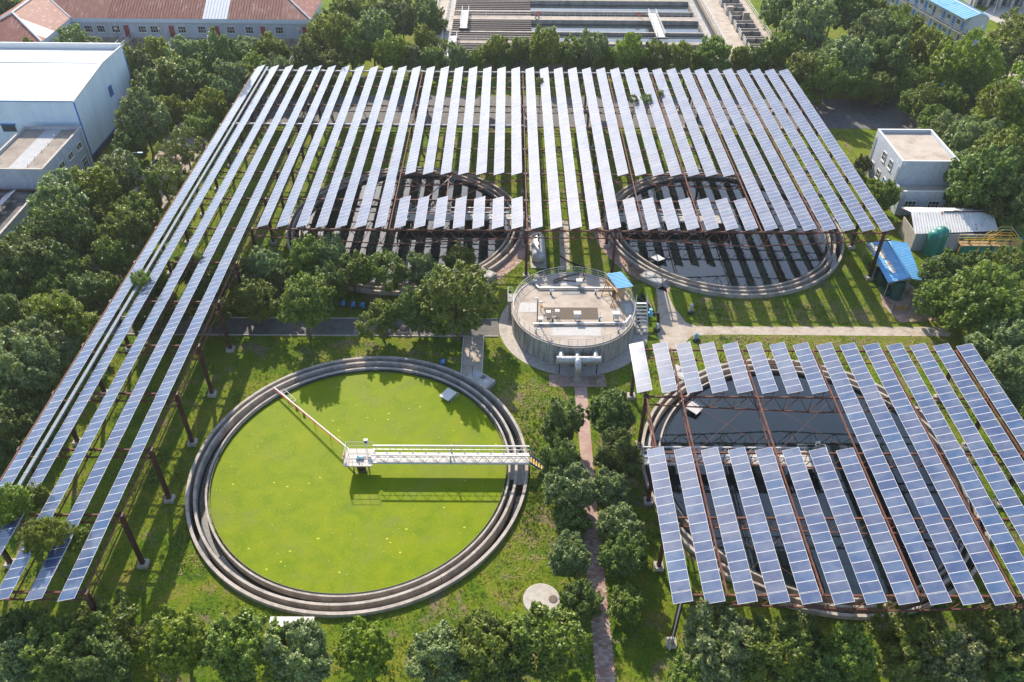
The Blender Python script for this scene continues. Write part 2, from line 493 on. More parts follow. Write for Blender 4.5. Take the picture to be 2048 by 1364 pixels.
M['bluesheet'] = simple('blue_roof_sheet', (0.12, 0.36, 0.60), 0.6, var=0.1, scale=0.8, dirt=(0.22, 0.45, 0.66), dscale=0.6)
M['bluerusty'] = simple('blue_sheet_bleached', (0.55, 0.55, 0.5), 0.6, var=0.15, scale=0.8, dirt=(0.3, 0.13, 0.05), dscale=0.9, damt=(0.5, 0.6))
t = NT('rusty_roof_sheet'); t.set(Roughness=0.7)
p = t.coord('pos')
n = t.noise(t.mapping(p, (2.4, 0.5, 0.5)), 1.0, 6, 0.75); n2 = t.noise(p, 0.25, 4, 0.6)
f = t.math('ADD', n, t.math('MULTIPLY', t.math('SUBTRACT', n2, 0.5), 0.25))
t.col(t.ramp(f, [(0.36, (0.16, 0.035, 0.02)), (0.54, (0.22, 0.055, 0.035)), (0.63, (0.32, 0.16, 0.13)), (0.74, (0.5, 0.44, 0.42))]))
M['rustroof'] = t.mat
t = NT('old_white_sheet'); t.set(Roughness=0.6)
p = t.coord('pos')
n = t.noise(t.mapping(p, (1.2, 0.55, 0.55)), 1.6, 5, 0.7)
cc = t.ramp(t.noise(p, 0.5, 4), [(0.3, (0.50, 0.49, 0.47)), (0.7, (0.64, 0.63, 0.60))])
t.col(t.mix(t.step(n, 0.615, 0.66), cc, (0.22, 0.085, 0.045)))
M['oldwhite'] = t.mat
M['doorred'] = simple('door_red', (0.26, 0.035, 0.04), 0.5, var=0.12)
M['curtain'] = simple('warm_curtain', (0.5, 0.36, 0.22), 0.8, var=0.2)
M['lampglobe'] = simple('lamp_globe', (0.75, 0.6, 0.42), 0.4, var=0.05)
M['bark'] = simple('bark', (0.13, 0.10, 0.075), 0.95, var=0.3, scale=6, bump=0.4)
M['carwhite'] = simple('car_white', (0.72, 0.73, 0.74), 0.25, var=0.02)
M['cardark'] = simple('car_dark', (0.03, 0.035, 0.04), 0.25, var=0.05)
M['grate'] = simple('steel_grate', (0.14, 0.145, 0.15), 0.6, 0.4, var=0.2)
t = NT('diamond_grate'); t.set(Roughness=0.9); t.b.inputs['Specular IOR Level'].default_value = 0.1
p = t.coord('pos'); x = t.sep(p)
d = t.math('FRACT', t.math('MULTIPLY', t.math('ADD', x[0], t.math('MULTIPLY', x[1], 0.8)), 1.9))
t.col(t.ramp(d, [(0.0, (0.20, 0.12, 0.04)), (0.45, (0.22, 0.135, 0.045)), (0.55, (0.07, 0.09, 0.125)), (1.0, (0.085, 0.105, 0.145))]))
M['diagrate'] = t.mat
# solar glass
t = NT('solar_glass'); t.set(Roughness=0.42); t.b.inputs['Specular IOR Level'].default_value = 0.07
oc = t.sep(t.coord('Object')); oi = t.n('ShaderNodeObjectInfo')
fx = t.math('FRACT', t.math('DIVIDE', t.math('ADD', oc[0], 0.0), 0.1595)); fy = t.math('FRACT', t.math('DIVIDE', t.math('ADD', oc[1], 0.01), 0.1595))
def line(f): return t.math('LESS_THAN', t.math('ABSOLUTE', t.math('SUBTRACT', f, 0.5)), 0.472)
cell = t.math('MULTIPLY', line(fx), line(fy))
base = t.ramp(oi.outputs['Random'], [(0.0, (0.040, 0.070, 0.165)), (0.35, (0.050, 0.080, 0.17)), (0.7, (0.036, 0.088, 0.195)), (1.0, (0.06, 0.078, 0.155))])
grain = t.n('ShaderNodeTexVoronoi'); grain.inputs['Scale'].default_value = 26; t.l(t.coord('Object'), grain.inputs['Vector'])
base = t.mix(0.35, base, t.mix(1.0, base, grain.outputs['Color'], 'MULTIPLY'))
dust = t.step(t.noise(t.coord('pos'), 0.45, 5, 0.65), 0.4, 0.75)
cc = t.mix(cell, (0.10, 0.14, 0.22), base)
cc = t.mix(t.math('MULTIPLY', dust, 0.22), cc, (0.42, 0.42, 0.42))
t.col(cc)
t.b.inputs['Coat Weight'].default_value = 0.75; t.b.inputs['Coat Roughness'].default_value = 0.06; t.b.inputs['Coat IOR'].default_value = 1.5
M['solar'] = t.mat
M['alu'] = simple('module_frame', (0.60, 0.60, 0.61), 0.65, 0.0, var=0.03, spec=0.2)
# foliage
def leaf(name, lo, hi, trans=0.25):
    t = NT(name); t.set(Roughness=0.45); t.b.inputs['Specular IOR Level'].default_value = 0.5
    ge = t.n('ShaderNodeNewGeometry'); oi = t.n('ShaderNodeObjectInfo')
    lo = tuple(x * 1.2 for x in lo); md = tuple(x + (y - x) * .5 for x, y in zip(lo, hi)); br = tuple(min(.5, y * 1.45 + .015) for y in hi)
    c = t.ramp(ge.outputs['Random Per Island'], [(0.0, lo), (0.55, md), (0.82, hi), (1.0, br)])  # palest leaves paint in sun highlights, darkest ones the shaded gaps
    n = t.noise(t.coord('pos'), 0.6, 3, 0.6)
    c = t.mix(0.6, c, t.mix(1.0, c, t.ramp(n, [(0.3, (0.6, 0.62, 0.6)), (0.7, (1.4, 1.35, 1.2))]), 'MULTIPLY'))
    h = t.n('ShaderNodeHueSaturation'); t.l(c, h.inputs['Color'])
    t.l(t.math('ADD', t.math('MULTIPLY', oi.outputs['Random'], 0.035), 0.482), h.inputs['Hue'])
    t.l(t.math('ADD', t.math('MULTIPLY', oi.outputs['Random'], 0.35), 0.82), h.inputs['Value'])
    t.col(h.outputs[0])
    tr = t.n('ShaderNodeBsdfTranslucent'); t.l(t.mix(1.0, h.outputs[0], (1.0, 1.15, 0.5), 'MULTIPLY'), tr.inputs[0])
    ms = t.n('ShaderNodeMixShader'); ms.inputs[0].default_value = trans
    t.l(t.b.outputs[0], ms.inputs[1]); t.l(tr.outputs[0], ms.inputs[2]); t.l(ms.outputs[0], t.out.inputs[0])
    return t.mat
M['leafA'] = leaf('leaf_mid', (0.088, 0.138, 0.018), (0.245, 0.285, 0.045), 0.45)
M['leafB'] = leaf('leaf_dark', (0.064, 0.112, 0.020), (0.185, 0.235, 0.05), 0.42)
M['leafC'] = leaf('leaf_bright', (0.125, 0.18, 0.012), (0.285, 0.325, 0.026), 0.48)
M['leafD'] = leaf('leaf_grey', (0.10, 0.148, 0.045), (0.29, 0.33, 0.14), 0.42)
M['leafE'] = leaf('leaf_yellow', (0.10, 0.13, 0.02), (0.22, 0.22, 0.045), 0.35)
M['weed'] = leaf('weed', (0.07, 0.125, 0.012), (0.20, 0.235, 0.03), 0.35)
M['straw'] = simple('cut_straw', (0.30, 0.215, 0.11), 0.9, var=0.25, scale=4)
M['twig'] = simple('dry_twig', (0.35, 0.29, 0.24), 0.9, var=0.2)
# ------------------------------------------------------------------ ground with pits, roads, paths
TANKS = {'green': (-15.65, 59.9), 'back_left': (-15.6, 109.2), 'back_right': (32.8, 109.0), 'front': (32.6, 59.9)}
TR = 18.0
POND = (-93.0, -44.6, 168.5, 185.9)
def make_ground():
    bm = bmesh.new()
    def loop(pts):
        vs = [bm.verts.new((x, y, 0)) for x, y in pts]
        return [bm.edges.new((vs[i], vs[(i + 1) % len(vs)])) for i in range(len(vs))]
    E = loop([(-900, -200), (900, -200), (900, 1500), (-900, 1500)])
    for c in TANKS.values():
        E += loop([(c[0] + (TR - 0.15) * cos(2 * pi * i / 72), c[1] + (TR - 0.15) * sin(2 * pi * i / 72)) for i in range(72)])
    a, b, c, d = POND
    E += loop([(a, c), (b, c), (b, d), (a, d)])
    bmesh.ops.triangle_fill(bm, use_beauty=True, use_dissolve=False, edges=E)
    bmesh.ops.recalc_face_normals(bm, faces=bm.faces)
    for f in bm.faces:
        if f.normal.z < 0: f.normal_flip()
    me = bpy.data.meshes.new('ground'); bm.to_mesh(me); bm.free()
    me.materials.append(M['ground'])
    o = inst('ground', me); tag(o, 'uneven green and straw-coloured grass around the tanks', 'ground', kind='structure')
make_ground()

def flat(name, mat, pts, z, label, th=0.0):
    mb = MB()
    if th: mb.prism(pts, z - th, z)
    else: mb.face([(x, y, z) for x, y in pts])
    return tag(mb.build(name, M[mat]), label, None, kind='structure')
def pp(*l): return [tuple(P(x, y, 0)[:2]) for x, y in l]
def ribbon(pts, w):
    """polyline (x,y) -> polygon of width w"""
    L, R_ = [], []
    for i, p in enumerate(pts):
        a = Vector(pts[max(i - 1, 0)]); b = Vector(pts[min(i + 1, len(pts) - 1)])
        d = (b - a).normalized(); n = Vector((-d.y, d.x))
        L.append(tuple(Vector(p) + n * w / 2)); R_.append(tuple(Vector(p) - n * w / 2))
    return L + R_[::-1]
flat('road', 'lane', [(-60.5, 60), (-54.5, 60), (-54.0, 172), (-62, 172)], 0.012, 'lane running between the trees and the solar frame')
flat('road', 'asphalt', [(-62, 144.5), (95, 144.5), (95, 158.0), (-62, 158.0)], 0.016, 'asphalt road passing under the far end of the panels')
flat('road', 'asphalt', [(-54.2, 82.6), (-1.0, 82.55), (-1.0, 86.1), (-54.2, 85.6)], 0.020, 'narrow asphalt path leading to the round concrete tank')
flat('path', 'path', pp((1310, 562), (1332, 577), (1345, 610), (1372, 645), (1395, 653), (1450, 653), (1880, 654), (1905, 657), (1900, 673), (1450, 669), (1385, 671), (1365, 690), (1352, 705), (1325, 700), (1312, 660), (1316, 610)), 0.012, 'pale concrete path between the two right-hand tanks')
flat('path', 'path', [(-5.5, 82.5), (-3.15, 82.5), (-3.1, 75.0), (-5.5, 75.0)], 0.024, 'short concrete walk to the green tank chamber')
flat('path', 'path', [(2.2, 79.8), (3.9, 96.5), (5.2, 96.5), (4.0, 80)], 0.009, 'worn dirt track crossing the grass')
flat('path', 'path', pp((1118, 440), (1137, 440), (1140, 540), (1120, 540)), 0.010, 'narrow dry track between the two far tanks')
flat('parking_lot', 'path', pp((1905, 205), (1975, 130), (2048, 150), (2100, 190), (1960, 235)), 0.010, 'pale parking lot behind the bushy trees')
flat('plaza', 'conc', pp((1960, 30), (1985, 10), (2120, 12), (2120, 52), (2048, 58), (2000, 48)), 0.010, 'pale paved forecourt beside the blue-roofed block')
# kerbs along the asphalt path
for i, (x0, x1, y) in enumerate(((-54.2, -1.2, 82.42), (-54.2, -1.2, 86.02))):
    mb = MB().box(x0, x1, y - 0.07, y + 0.07, -0.05, 0.13)
    tag(mb.build('kerb', M['conc']), 'concrete kerb edging the narrow asphalt path', None, kind='structure')
for x in (-5.6, -3.05):
    mb = MB().box(x - 0.06, x + 0.06, 75.2, 82.3, -0.05, 0.16)
    tag(mb.build('kerb', M['white']), 'white kerb of the short concrete walk', None, kind='structure')

# brick walk: near part from single bricks, farther part by material
walk = flat('brick_path', 'brick', [(7.75, 30.0), (9.45, 30.0), (9.35, 54), (9.6, 73.0), (8.1, 73.0), (8.12, 54)], 0.012, 'reddish paving-brick walk between the rows of small trees')
flat('brick_pad', 'brick', [(5.1, 73.05), (11.95, 73.05), (11.95, 75.2), (5.1, 75.2)], 0.017, 'brick paving pad in front of the steel pipe')
flat('brick_pad', 'brick', pp((1755, 560), (1800, 556), (1870, 600), (1890, 640), (1800, 645), (1765, 610)), 0.012, 'red brick paving below the blue-roofed shelter')
bmats = [simple('paving_brick_' + s, c, 0.9, var=0.15, scale=3) for s, c in (('rose', (0.36, 0.23, 0.19)), ('dark', (0.27, 0.165, 0.14)), ('dusty', (0.40, 0.32, 0.26)))]
bmesh_list = []
for m in bmats:
    bmesh_list.append(MB().obox((0, 0, 0), (1, 0, 0), (0, 1, 0), (0, 0, 1), 0.40, 0.19, 0.05).mesh('brick', m))
cnt = 0
y = 36.0
row = 0
while cnt < 290:
    off = 0.0
    for k in range(4):
        x = 7.93 + (0.09 if row % 2 else 0.0) + k * 0.43
        
        inst('brick', random.choice(bmesh_list), walk, (x + random.uniform(-.01, .01), y + random.uniform(-.01, .01), 0.018 + random.uniform(0, .012)), (0, 0, random.uniform(-.03, .03))); cnt += 1
    y += 0.215; row += 1
flat('brick_ring', 'brick', [(TANKS['back_left'][0] + r * cos(radians(a)), TANKS['back_left'][1] + r * sin(radians(a))) for r, A in ((17.9, range(-62, 12, 4)), (20.0, range(10, -64, -4))) for a in A], 0.012, 'brick paving curving along the far tank wall')
flat('brick_ring', 'brick', [(TANKS['back_right'][0] + r * cos(radians(a)), TANKS['back_right'][1] + r * sin(radians(a))) for r, A in ((17.9, range(172, 240, 4)), (19.8, range(238, 170, -4))) for a in A], 0.012, 'brick paving curving along the right far tank wall')

# ------------------------------------------------------------------ clarifier tanks
def railing_run(mb, pts, h, r=0.022, mids=(0.5,)):
    for f in (1.0,) + tuple(mids):
        for a, b in zip(pts[:-1], pts[1:]):
            mb.tube((a[0], a[1], a[2] + h * f), (b[0], b[1], b[2] + h * f), r, 5)
    for p in pts:
        mb.tube(p, (p[0], p[1], p[2] + h), r, 5)

def make_tank(key, name_label, surface, bside, zr=0.5):
    cx, cy = TANKS[key]
    t = thing('clarifier_tank', name_label, 'tank', (cx, cy, 0))
    MB().ring((0, 0), TR - 0.32, TR, -1.9, zr, 128).build('outer_wall', M['rim'], t, False)
    MB().ring((-.2, 0), TR - 1.22, TR - 0.95, -1.9, zr, 128).build('middle_wall', M['rim'], t, False)
    MB().ring((0, 0), TR - 2.12, TR - 1.92, -1.9, zr - 0.1, 128).build('inner_wall', M['rim'], t, False)
    MB().annulus((0, 0), TR - 1.2, TR - 0.31, -0.95, 128).build('outer_channel_water', M['water2'], t, False)
    MB().annulus((-.2, 0), TR - 2.1, TR - 1.21, -0.5, 128).build('inner_channel_water', M['water2'], t, False)
    MB().annulus((0, 0), TR - 1.88, TR - 1.26, -0.47, 24, a0=radians(150 if surface == 'algae' else 200), a1=radians(222 if surface == 'algae' else 230)).build('floating_scum', M['sludge'], t, False)
    w = MB().disc((0, 0), TR - 2.08, 0.0, 128).build('water', M[surface], t, False)
    # notched weir plate
    mb = MB(); n = 360; r = TR - 2.15
    for i in range(n):
        a0 = 2 * pi * i / n; a1 = 2 * pi * (i + 1) / n; am = (a0 + a1) / 2
        for q0, q1, h0, h1 in ((a0, am, 0.08, 0.0), (am, a1, 0.0, 0.08)):
            mb.face([(r * cos(q0), r * sin(q0), zr - 0.25), (r * cos(q1), r * sin(q1), zr - 0.25), (r * cos(q1), r * sin(q1), zr - 0.10 + h1), (r * cos(q0), r * sin(q0), zr - 0.10 + h0)])
    mb.build('weir_plate', M['white'] if surface == 'algae' else M['galv'], t, False)
    MB().ring((0, 0), TR - 2.36, TR - 2.33, -0.2, 0.30, 128).build('scum_baffle', M['iron'], t, False)
    bm = MB().box(TR - 2.34, TR - 2.10, -0.03, 0.03, 0.22, 0.25).mesh('bracket', M['iron'])
    for i in range(84):
        inst('bracket', bm, t, (0, 0, 0), (0, 0, 2 * pi * (i + .3) / 84))
    # wall joints
    jm = MB().box(TR - 1.225, TR - 0.945, -0.02, 0.02, -0.9, zr + 0.004).mesh('expansion_joint', M['black'])
    for i in range(10):
        inst('expansion_joint', jm, t, (-.2, 0, 0), (0, 0, 2 * pi * (i + .47) / 10))
    return t
t_green = make_tank('green', 'round clarifier tank filled with bright green algae water', 'algae', 1)
t_bl = make_tank('back_left', 'dark-water clarifier tank under panels behind the row of round trees', 'water', 1, 0.6)
t_br = make_tank('back_right', 'dark-water clarifier tank under panels near the pale two-storey house', 'water', -1, 0.6)
t_fr = make_tank('front', 'dark-water clarifier tank under the smaller solar frame', 'water', -1)

def make_bridge(key, label, sgn, mat):
    """access bridge along X from the centre platform to the rim, with steps"""
    cx, cy = TANKS[key]
    zd = 1.75
    t = thing('access_bridge', label, 'bridge', (cx, cy, 0))
    x0, x1 = 1.45, TR + 0.1
    d = MB().box(sgn * x0, sgn * x1, -0.62, 0.62, zd - 0.14, zd).build('deck', M['bridgedeck'], t, False)
    for s in (-1, 1):
        mb = MB()
        y = s * 0.68
        mb.obox((sgn * (x0 + x1) / 2, y, zd + 1.1), (1, 0, 0), (0, 1, 0), (0, 0, 1), x1 - x0, 0.13, 0.13)
        mb.obox((sgn * (x0 + x1) / 2, y, zd - 0.12), (1, 0, 0), (0, 1, 0), (0, 0, 1), x1 - x0, 0.12, 0.2)
        mb.build('side_chord', M[mat], t, False); mb = MB()
        n = 12
        for i in range(n):
            xa = x0 + (x1 - x0) * i / n; xb = x0 + (x1 - x0) * (i + 1) / n; xm = (xa + xb) / 2
            mb.tube((sgn * xa, y, zd), (sgn * xm, y, zd + 1.06), 0.035, 4)
            mb.tube((sgn * xm, y, zd + 1.06), (sgn * xb, y, zd), 0.035, 4)
        mb.obox((sgn * (x0 + x1) / 2, y, zd + 0.55), (1, 0, 0), (0, 1, 0), (0, 0, 1), x1 - x0, 0.03, 0.03)
        mb.obox((sgn * (x0 + x1) / 2, y, zd + 0.5), (1, 0, 0), (0, 1, 0), (0, 0, 1), 0.12, 0.16, 1.4)
        mb.build('side_bracing', M['galv'], t, False)
    # platform at the centre
    pl = MB().box(-1.52, 1.52, -1.25, 1.25, zd - 0.12, zd + 0.004)
    plo = pl.build('platform', M['bridgedeck'], t, False)
    mb = MB()
    for k in range(3):
        mb.box(-1.0 + k * 0.7, -0.55 + k * 0.7, -0.35, 0.15, zd + 0.01, zd + 0.02)
    mb.v = []; mb.f = []; mb.m = []
    mb.box(-0.3, 0.75, -0.35, 0.1, zd + 0.006, zd + 0.016)
    mb.build('hatch', M['black'], plo, False)
    r = MB()
    E = [(-1.48, -1.2, zd), (-0.5, -1.2, zd), (0.48, -1.2, zd), (1.48, -1.2, zd)]
    railing_run(r, E, 1.1, 0.025)
    F = [(-1.48, 1.2, zd), (-0.5, 1.2, zd), (0.48, 1.2, zd), (1.48, 1.2, zd)]
    railing_run(r, F, 1.1, 0.025)
    railing_run(r, [(-sgn * 1.48, -1.2, zd), (-sgn * 1.48, 0, zd), (-sgn * 1.48, 1.2, zd)], 1.1, 0.025)
    r.build('guard_rail', M[mat], plo, False)
    # drive motor and control box
    mb = MB().tube((-0.1, -0.25, zd + 0.2), (0.45, -0.25, zd + 0.2), 0.13, 10).box(-0.3, -0.02, -0.4, -0.1, zd + .02, zd + 0.35).tube((-0.1, -.25, zd + .3), (-0.1, -.25, zd + .62), 0.07, 8)
    mb.build('drive_motor', M['ltblue'], t, False)
    mb = MB().box(0.45, 0.85, 1.02, 1.3, zd + 0.95, zd + 1.5).tube((0.65, 1.2, zd), (0.65, 1.2, zd + 0.95), 0.03, 5)
    cb = mb.build('control_box', M['white'], t, False)
    MB().box(0.53, 0.77, 1.0, 1.018, zd + 1.1, zd + 1.35).build('dial_window', M['glass'], cb, False)
    # support cage down to the water
    mb = MB()
    for a in range(4):
        ca, sa = cos(a * pi / 2 + pi / 4), sin(a * pi / 2 + pi / 4)
        cb_, sb_ = cos((a + 1) * pi / 2 + pi / 4), sin((a + 1) * pi / 2 + pi / 4)
        mb.tube((0.75 * ca, 0.75 * sa, zd - 0.12), (1.05 * ca, 1.05 * sa, -0.3), 0.05, 5)
        mb.tube((0.8 * ca, 0.8 * sa, zd - 0.3), (1.0 * cb_, 1.0 * sb_, 0.1), 0.03, 4)
        mb.tube((1.0 * ca, 1.0 * sa, 0.1), (1.0 * cb_, 1.0 * sb_, 0.1), 0.03, 4)
    mb.build('support_cage', M['iron'], t, False)
    MB().tube((0, 0, -0.4), (0, 0, zd - 0.12), 0.42, 16).build('centre_column', M['darkrust'], t, False)
    # life ring on the end rail
    mb = MB().pipe([(-sgn * 1.53, -0.55 + 0.3 * cos(a * pi / 6), zd + 0.65 + 0.3 * sin(a * pi / 6)) for a in range(12)], 0.07, 6, closed=True)
    mb.build('life_ring', M['red'], t, False)
    # steps down to the ground
    X = TR + 0.1
    s = thing('access_steps', 'railed steps of the ' + label, 'steps', (cx, cy, 0))
    for k in range(5):
        MB().box(sgn * (X + 0.28 * k), sgn * (X + 0.28 * k + 0.26), -0.5, 0.5, zd - 0.26 * (k + 1), zd - 0.26 * (k + 1) + 0.05).build('tread', M['yellow'], s, False)
    for sd in (-1, 1):
        mb = MB()
        a = Vector((sgn * X, sd * 0.54, zd - 0.1)); b = Vector((sgn * (X + 1.5), sd * 0.54, 0.35))
        mb.obox((a + b) / 2, (b - a).normalized(), (0, 1, 0), (b - a).normalized().cross(Vector((0, 1, 0))), (b - a).length, 0.05, 0.2)
        mb.tube(a + Vector((0, 0, 1.1)), b + Vector((0, 0, 0.95)), 0.03, 5)
        for k in range(6):
            q = a.lerp(b, k / 5); mb.tube(q, q + Vector((0, 0, 1.1 - 0.03 * k)), 0.025, 5)
        mb.build('stair_rail', M['bluep'] if sgn > 0 else M['iron'], s, False)
    for k in range(3):
        MB().box(sgn * (X + 1.45 + 0.3 * k), sgn * (X + 1.75 + 0.3 * k - 0.004 * (k < 2)), -0.62, 0.62, -0.02, 0.42 - 0.14 * k).build('concrete_step', M['conc'], s, False)
    return t
make_bridge('green', 'white trussed bridge across the green algae tank', 1, 'white')
make_bridge('back_left', 'pale trussed bridge over the dark tank behind the round trees', 1, 'white')
make_bridge('back_right', 'pale trussed bridge over the dark tank near the two-storey house', -1, 'white')
make_bridge('front', 'pale trussed bridge over the dark tank under the smaller frame', -1, 'white')

# skimmer arm of the green tank
def skimmer(key, label, target, group=None):
    cx, cy = TANKS[key]
    t = thing('skimmer_arm', label, 'skimmer', (cx, cy, 0))
    e = Vector((target[0] - cx, target[1] - cy, 0)); ang = atan2(e.y, e.x); L = TR - 1.0
    d = Vector((cos(ang), sin(ang), 0)); n = Vector((-d.y, d.x, 0))
    a = d * 1.7 + Vector((0, 0, 1.55)); b = d * L + Vector((0, 0, 0.62))
    MB().tube(a, b, 0.075, 8).build('arm', M['white'], t, False)
    MB().tube(a.lerp(b, .1) + n * .16, b - d * .2 + n * .16, 0.03, 6).build('tie_rod', M['red'], t, False)
    for f in (0.25, 0.45, 0.66, 0.8):
        q = a.lerp(b, f); MB().tube(q, (q.x, q.y, 0.05), 0.03, 5).build('hanger', M['iron'], t, False)
    mb = MB()
    q0 = d * (L - 3.4); q1 = d * (L - 0.9)
    for o in (-0.25, 0.25):
        mb.tube(q0 - n * (.55 + o) + Vector((0, 0, .32)), q1 - n * (.55 + o) + Vector((0, 0, .45)), 0.04, 5)
    for k in range(5):
        c = q0.lerp(q1, k / 4) - n * .55 + Vector((0, 0, .32 + .13 * k / 4)); mb.tube(c - n * .25, c + n * .25, 0.03, 5)
    mb.build('scum_rake', M['galv'], t, False)
    for f in (0.62, 0.72):
        q = a.lerp(b, f) - n * .3
        MB().tube((q.x, q.y, 0.25) , (q.x + n.x * .16, q.y + n.y * .16, 0.25), 0.2, 10).build('roller', M['iron'], t, False)
q = P(540, 768, 0.6)
skimmer('green', 'white skimmer arm reaching across the green algae', q)
skimmer('back_left', 'white skimmer arm over the dark tank behind the round trees', P(905, 352, 0.6))

def hopper(key, ang, label):
    cx, cy = TANKS[key]
    t = thing('scum_hopper', label, 'hopper', (cx + (TR - 3.6) * cos(ang), cy + (TR - 3.6) * sin(ang), 0), ang)
    mb = MB()
    mb.face([(-1.0, -0.7, 0.42), (0.55, -0.7, 0.62), (0.55, 0.7, 0.62), (-1.0, 0.7, 0.42)])
    mb.face([(-1.0, -0.7, 0.34), (-1.0, 0.7, 0.34), (0.55, 0.7, 0.54), (0.55, -0.7, 0.54)])
    mb.face([(-1.0, -0.7, 0.34), (0.55, -0.7, 0.54), (0.55, -0.7, 0.62), (-1.0, -0.7, 0.42)])
    mb.face([(-1.0, 0.7, 0.34), (-1.0, 0.7, 0.42), (0.55, 0.7, 0.62), (0.55, 0.7, 0.54)])
    mb.face([(-1.0, -0.7, 0.34), (-1.0, -0.7, 0.42), (-1.0, 0.7, 0.42), (-1.0, 0.7, 0.34)])
    mb.build('tray', M['white'], t, False)
    for k in range(5):
        y = -0.7 - 0.02; x = -0.8 + 0.33 * k
        MB().pipe([(x, y + .05, 0.5 + .1 * k / 4), (x + .02, y - .18, 0.55 + .1 * k / 4), (x + .02, y - .38, 0.2)], 0.035, 5).build('comb_finger', M['galv'], t, False)
    for sx, sy in ((-.8, .6), (-.8, -.6), (.45, .6), (.45, -.6)):
        MB().tube((sx, sy, -0.3), (sx, sy, 0.4), 0.04, 5).build('leg', M['galv'], t, False)
hopper('green', radians(52), 'white steel scum hopper standing in the green algae water')
hopper('back_right', radians(219), 'white scum hopper in the dark tank near the two-storey house')
hopper('front', radians(140), 'white scum hopper in the dark tank under the smaller frame')

def chamber(label, pts, z, steps=None):
    c = sum((Vector(p) for p in pts), Vector((0, 0, 0))) / len(pts)
    t = thing('outlet_chamber', label, 'chamber', (c.x, c.y, 0))
    poly = [(p.x, p.y) for p in pts]
    MB().prism(poly, -0.1, z).build('body', M['conc'], t)
    def q(u, v): 
        a = Vector(pts[0]).lerp(pts[1], u); b = Vector(pts[3]).lerp(pts[2], u); r = a.lerp(b, v); return (r.x, r.y)
    MB().prism([q(.12, .12), q(.42, .12), q(.42, .55), q(.12, .55)], z, z + .03).build('cover_slab', M['plate'], t)
    MB().prism([q(.45, .12), q(.62, .12), q(.62, .5), q(.45, .5)], z, z + .025).build('grating', M['grate'], t)
    MB().prism([q(.55, .56), q(.92, .1), q(.92, .88), q(.55, .9)], z, z + .035).build('cover_slab', M['plate'], t)
    g = q(.2, .72)
    MB().tube((g[0], g[1], z), (g[0], g[1], z + .75), 0.06, 8).build('valve_stem', M['ltblue'], t)
    MB().tube((g[0], g[1], z + .7), (g[0], g[1], z + 1.5), 0.035, 6).build('valve_rod', M['iron'], t)
    if steps:
        a, d = steps
        for k in range(3):
            o = Vector(a) + Vector(d) * (0.3 * k + .15)
            dd = Vector(d).normalized(); nn = Vector((-dd.y, dd.x, 0))
            MB().obox((o.x, o.y, z * (0.75 - .25 * k) / 2), dd, nn, (0, 0, 1), 0.297, 1.4, z * (0.75 - .25 * k)).build('step', M['conc'], t)
chamber('concrete outlet chamber with grating beside the green algae tank', [P(952, 737, .62), P(991, 761, .62), P(971, 777, .62), P(932, 752, .62)], 0.62)
chamber('concrete outlet chamber with three steps by the tank near the two-storey house', [P(1296, 539, .7), P(1334, 558, .7), P(1316, 570, .7), P(1279, 550, .7)], 0.7, (P(1326, 567, 0), (0.75, -0.66, 0)))
chamber('concrete outlet chamber by the tank behind the round trees', [P(962, 533, .6), P(993, 546, .6), P(974, 560, .6), P(945, 545, .6)], 0.6)
chamber('concrete outlet chamber beside the tank under the smaller frame', [P(1352, 728, .6), P(1382, 742, .6), P(1366, 760, .6), P(1336, 744, .6)], 0.6)

# ------------------------------------------------------------------ round thickener with its deck
TC = (8.5, 84.45); TZ = 3.2; TRD = 7.9
def T(x, y, z=TZ): return P(980 + x / 5.12, 520 + y / 5.12, z)
th = thing('thickener_tank', 'round stained-concrete tank with a flat equipment deck and railing', 'tank', (TC[0], TC[1], 0))
MB().ring((0, 0), TRD - 0.3, TRD, 0.0, TZ - 0.12, 96).build('wall', M['wallc'], th, False)
MB().lathe((0, 0, 0), [(TRD + 0.06, TZ - 0.12), (TRD + 0.06, TZ)], 96).build('deck', M['deck'], th, False)
MB().disc((0.15, 0.2), 9.75, 0.03, 96).build('apron', M['conc'], th, False)
ra = [radians(a) for a in range(206, 206 + 352, 4)]
for z, nm in ((1.1, 'handrail'), (0.72, 'mid_rail'), (0.36, 'mid_rail')):
    MB().pipe([((TRD - .15) * cos(a), (TRD - .15) * sin(a), TZ + z) for a in ra], 0.032 if z > 1 else 0.02, 5).build(nm, M['white'], th, False)
pm = MB().tube((0, 0, 0), (0, 0, 1.1), 0.026, 6).mesh('post', M['white'])
for a in ra[::2]:
    inst('post', pm, th, ((TRD - .15) * cos(a), (TRD - .15) * sin(a), TZ))
MB().ring((0, 0), TRD - .2, TRD - .17, TZ, TZ + .12, 96).build('toe_board', M['white'], th, False)
def deckpoly(name, mat, pts, h=0.02):
    return MB().prism([tuple(T(x, y)[:2]) for x, y in pts], TZ + 0.003, TZ + h).build(name, M[mat], th)
deckpoly('grating', 'diagrate', [(545, 487), (1100, 489), (1110, 608), (585, 606)], 0.03)
deckpoly('grating', 'grate', [(738, 318), (962, 318), (966, 356), (738, 355)], 0.03)
for pts in ([(640, 690), (1135, 690), (1137, 778), (642, 776)], [(298, 436), (400, 436), (400, 536), (298, 534)], [(405, 436), (478, 436), (478, 536), (405, 536)], [(1375, 447), (1452, 447), (1462, 545), (1385, 542)], [(735, 222), (880, 222), (880, 262), (735, 262)]):
    deckpoly('cover_plate', 'plate', pts)
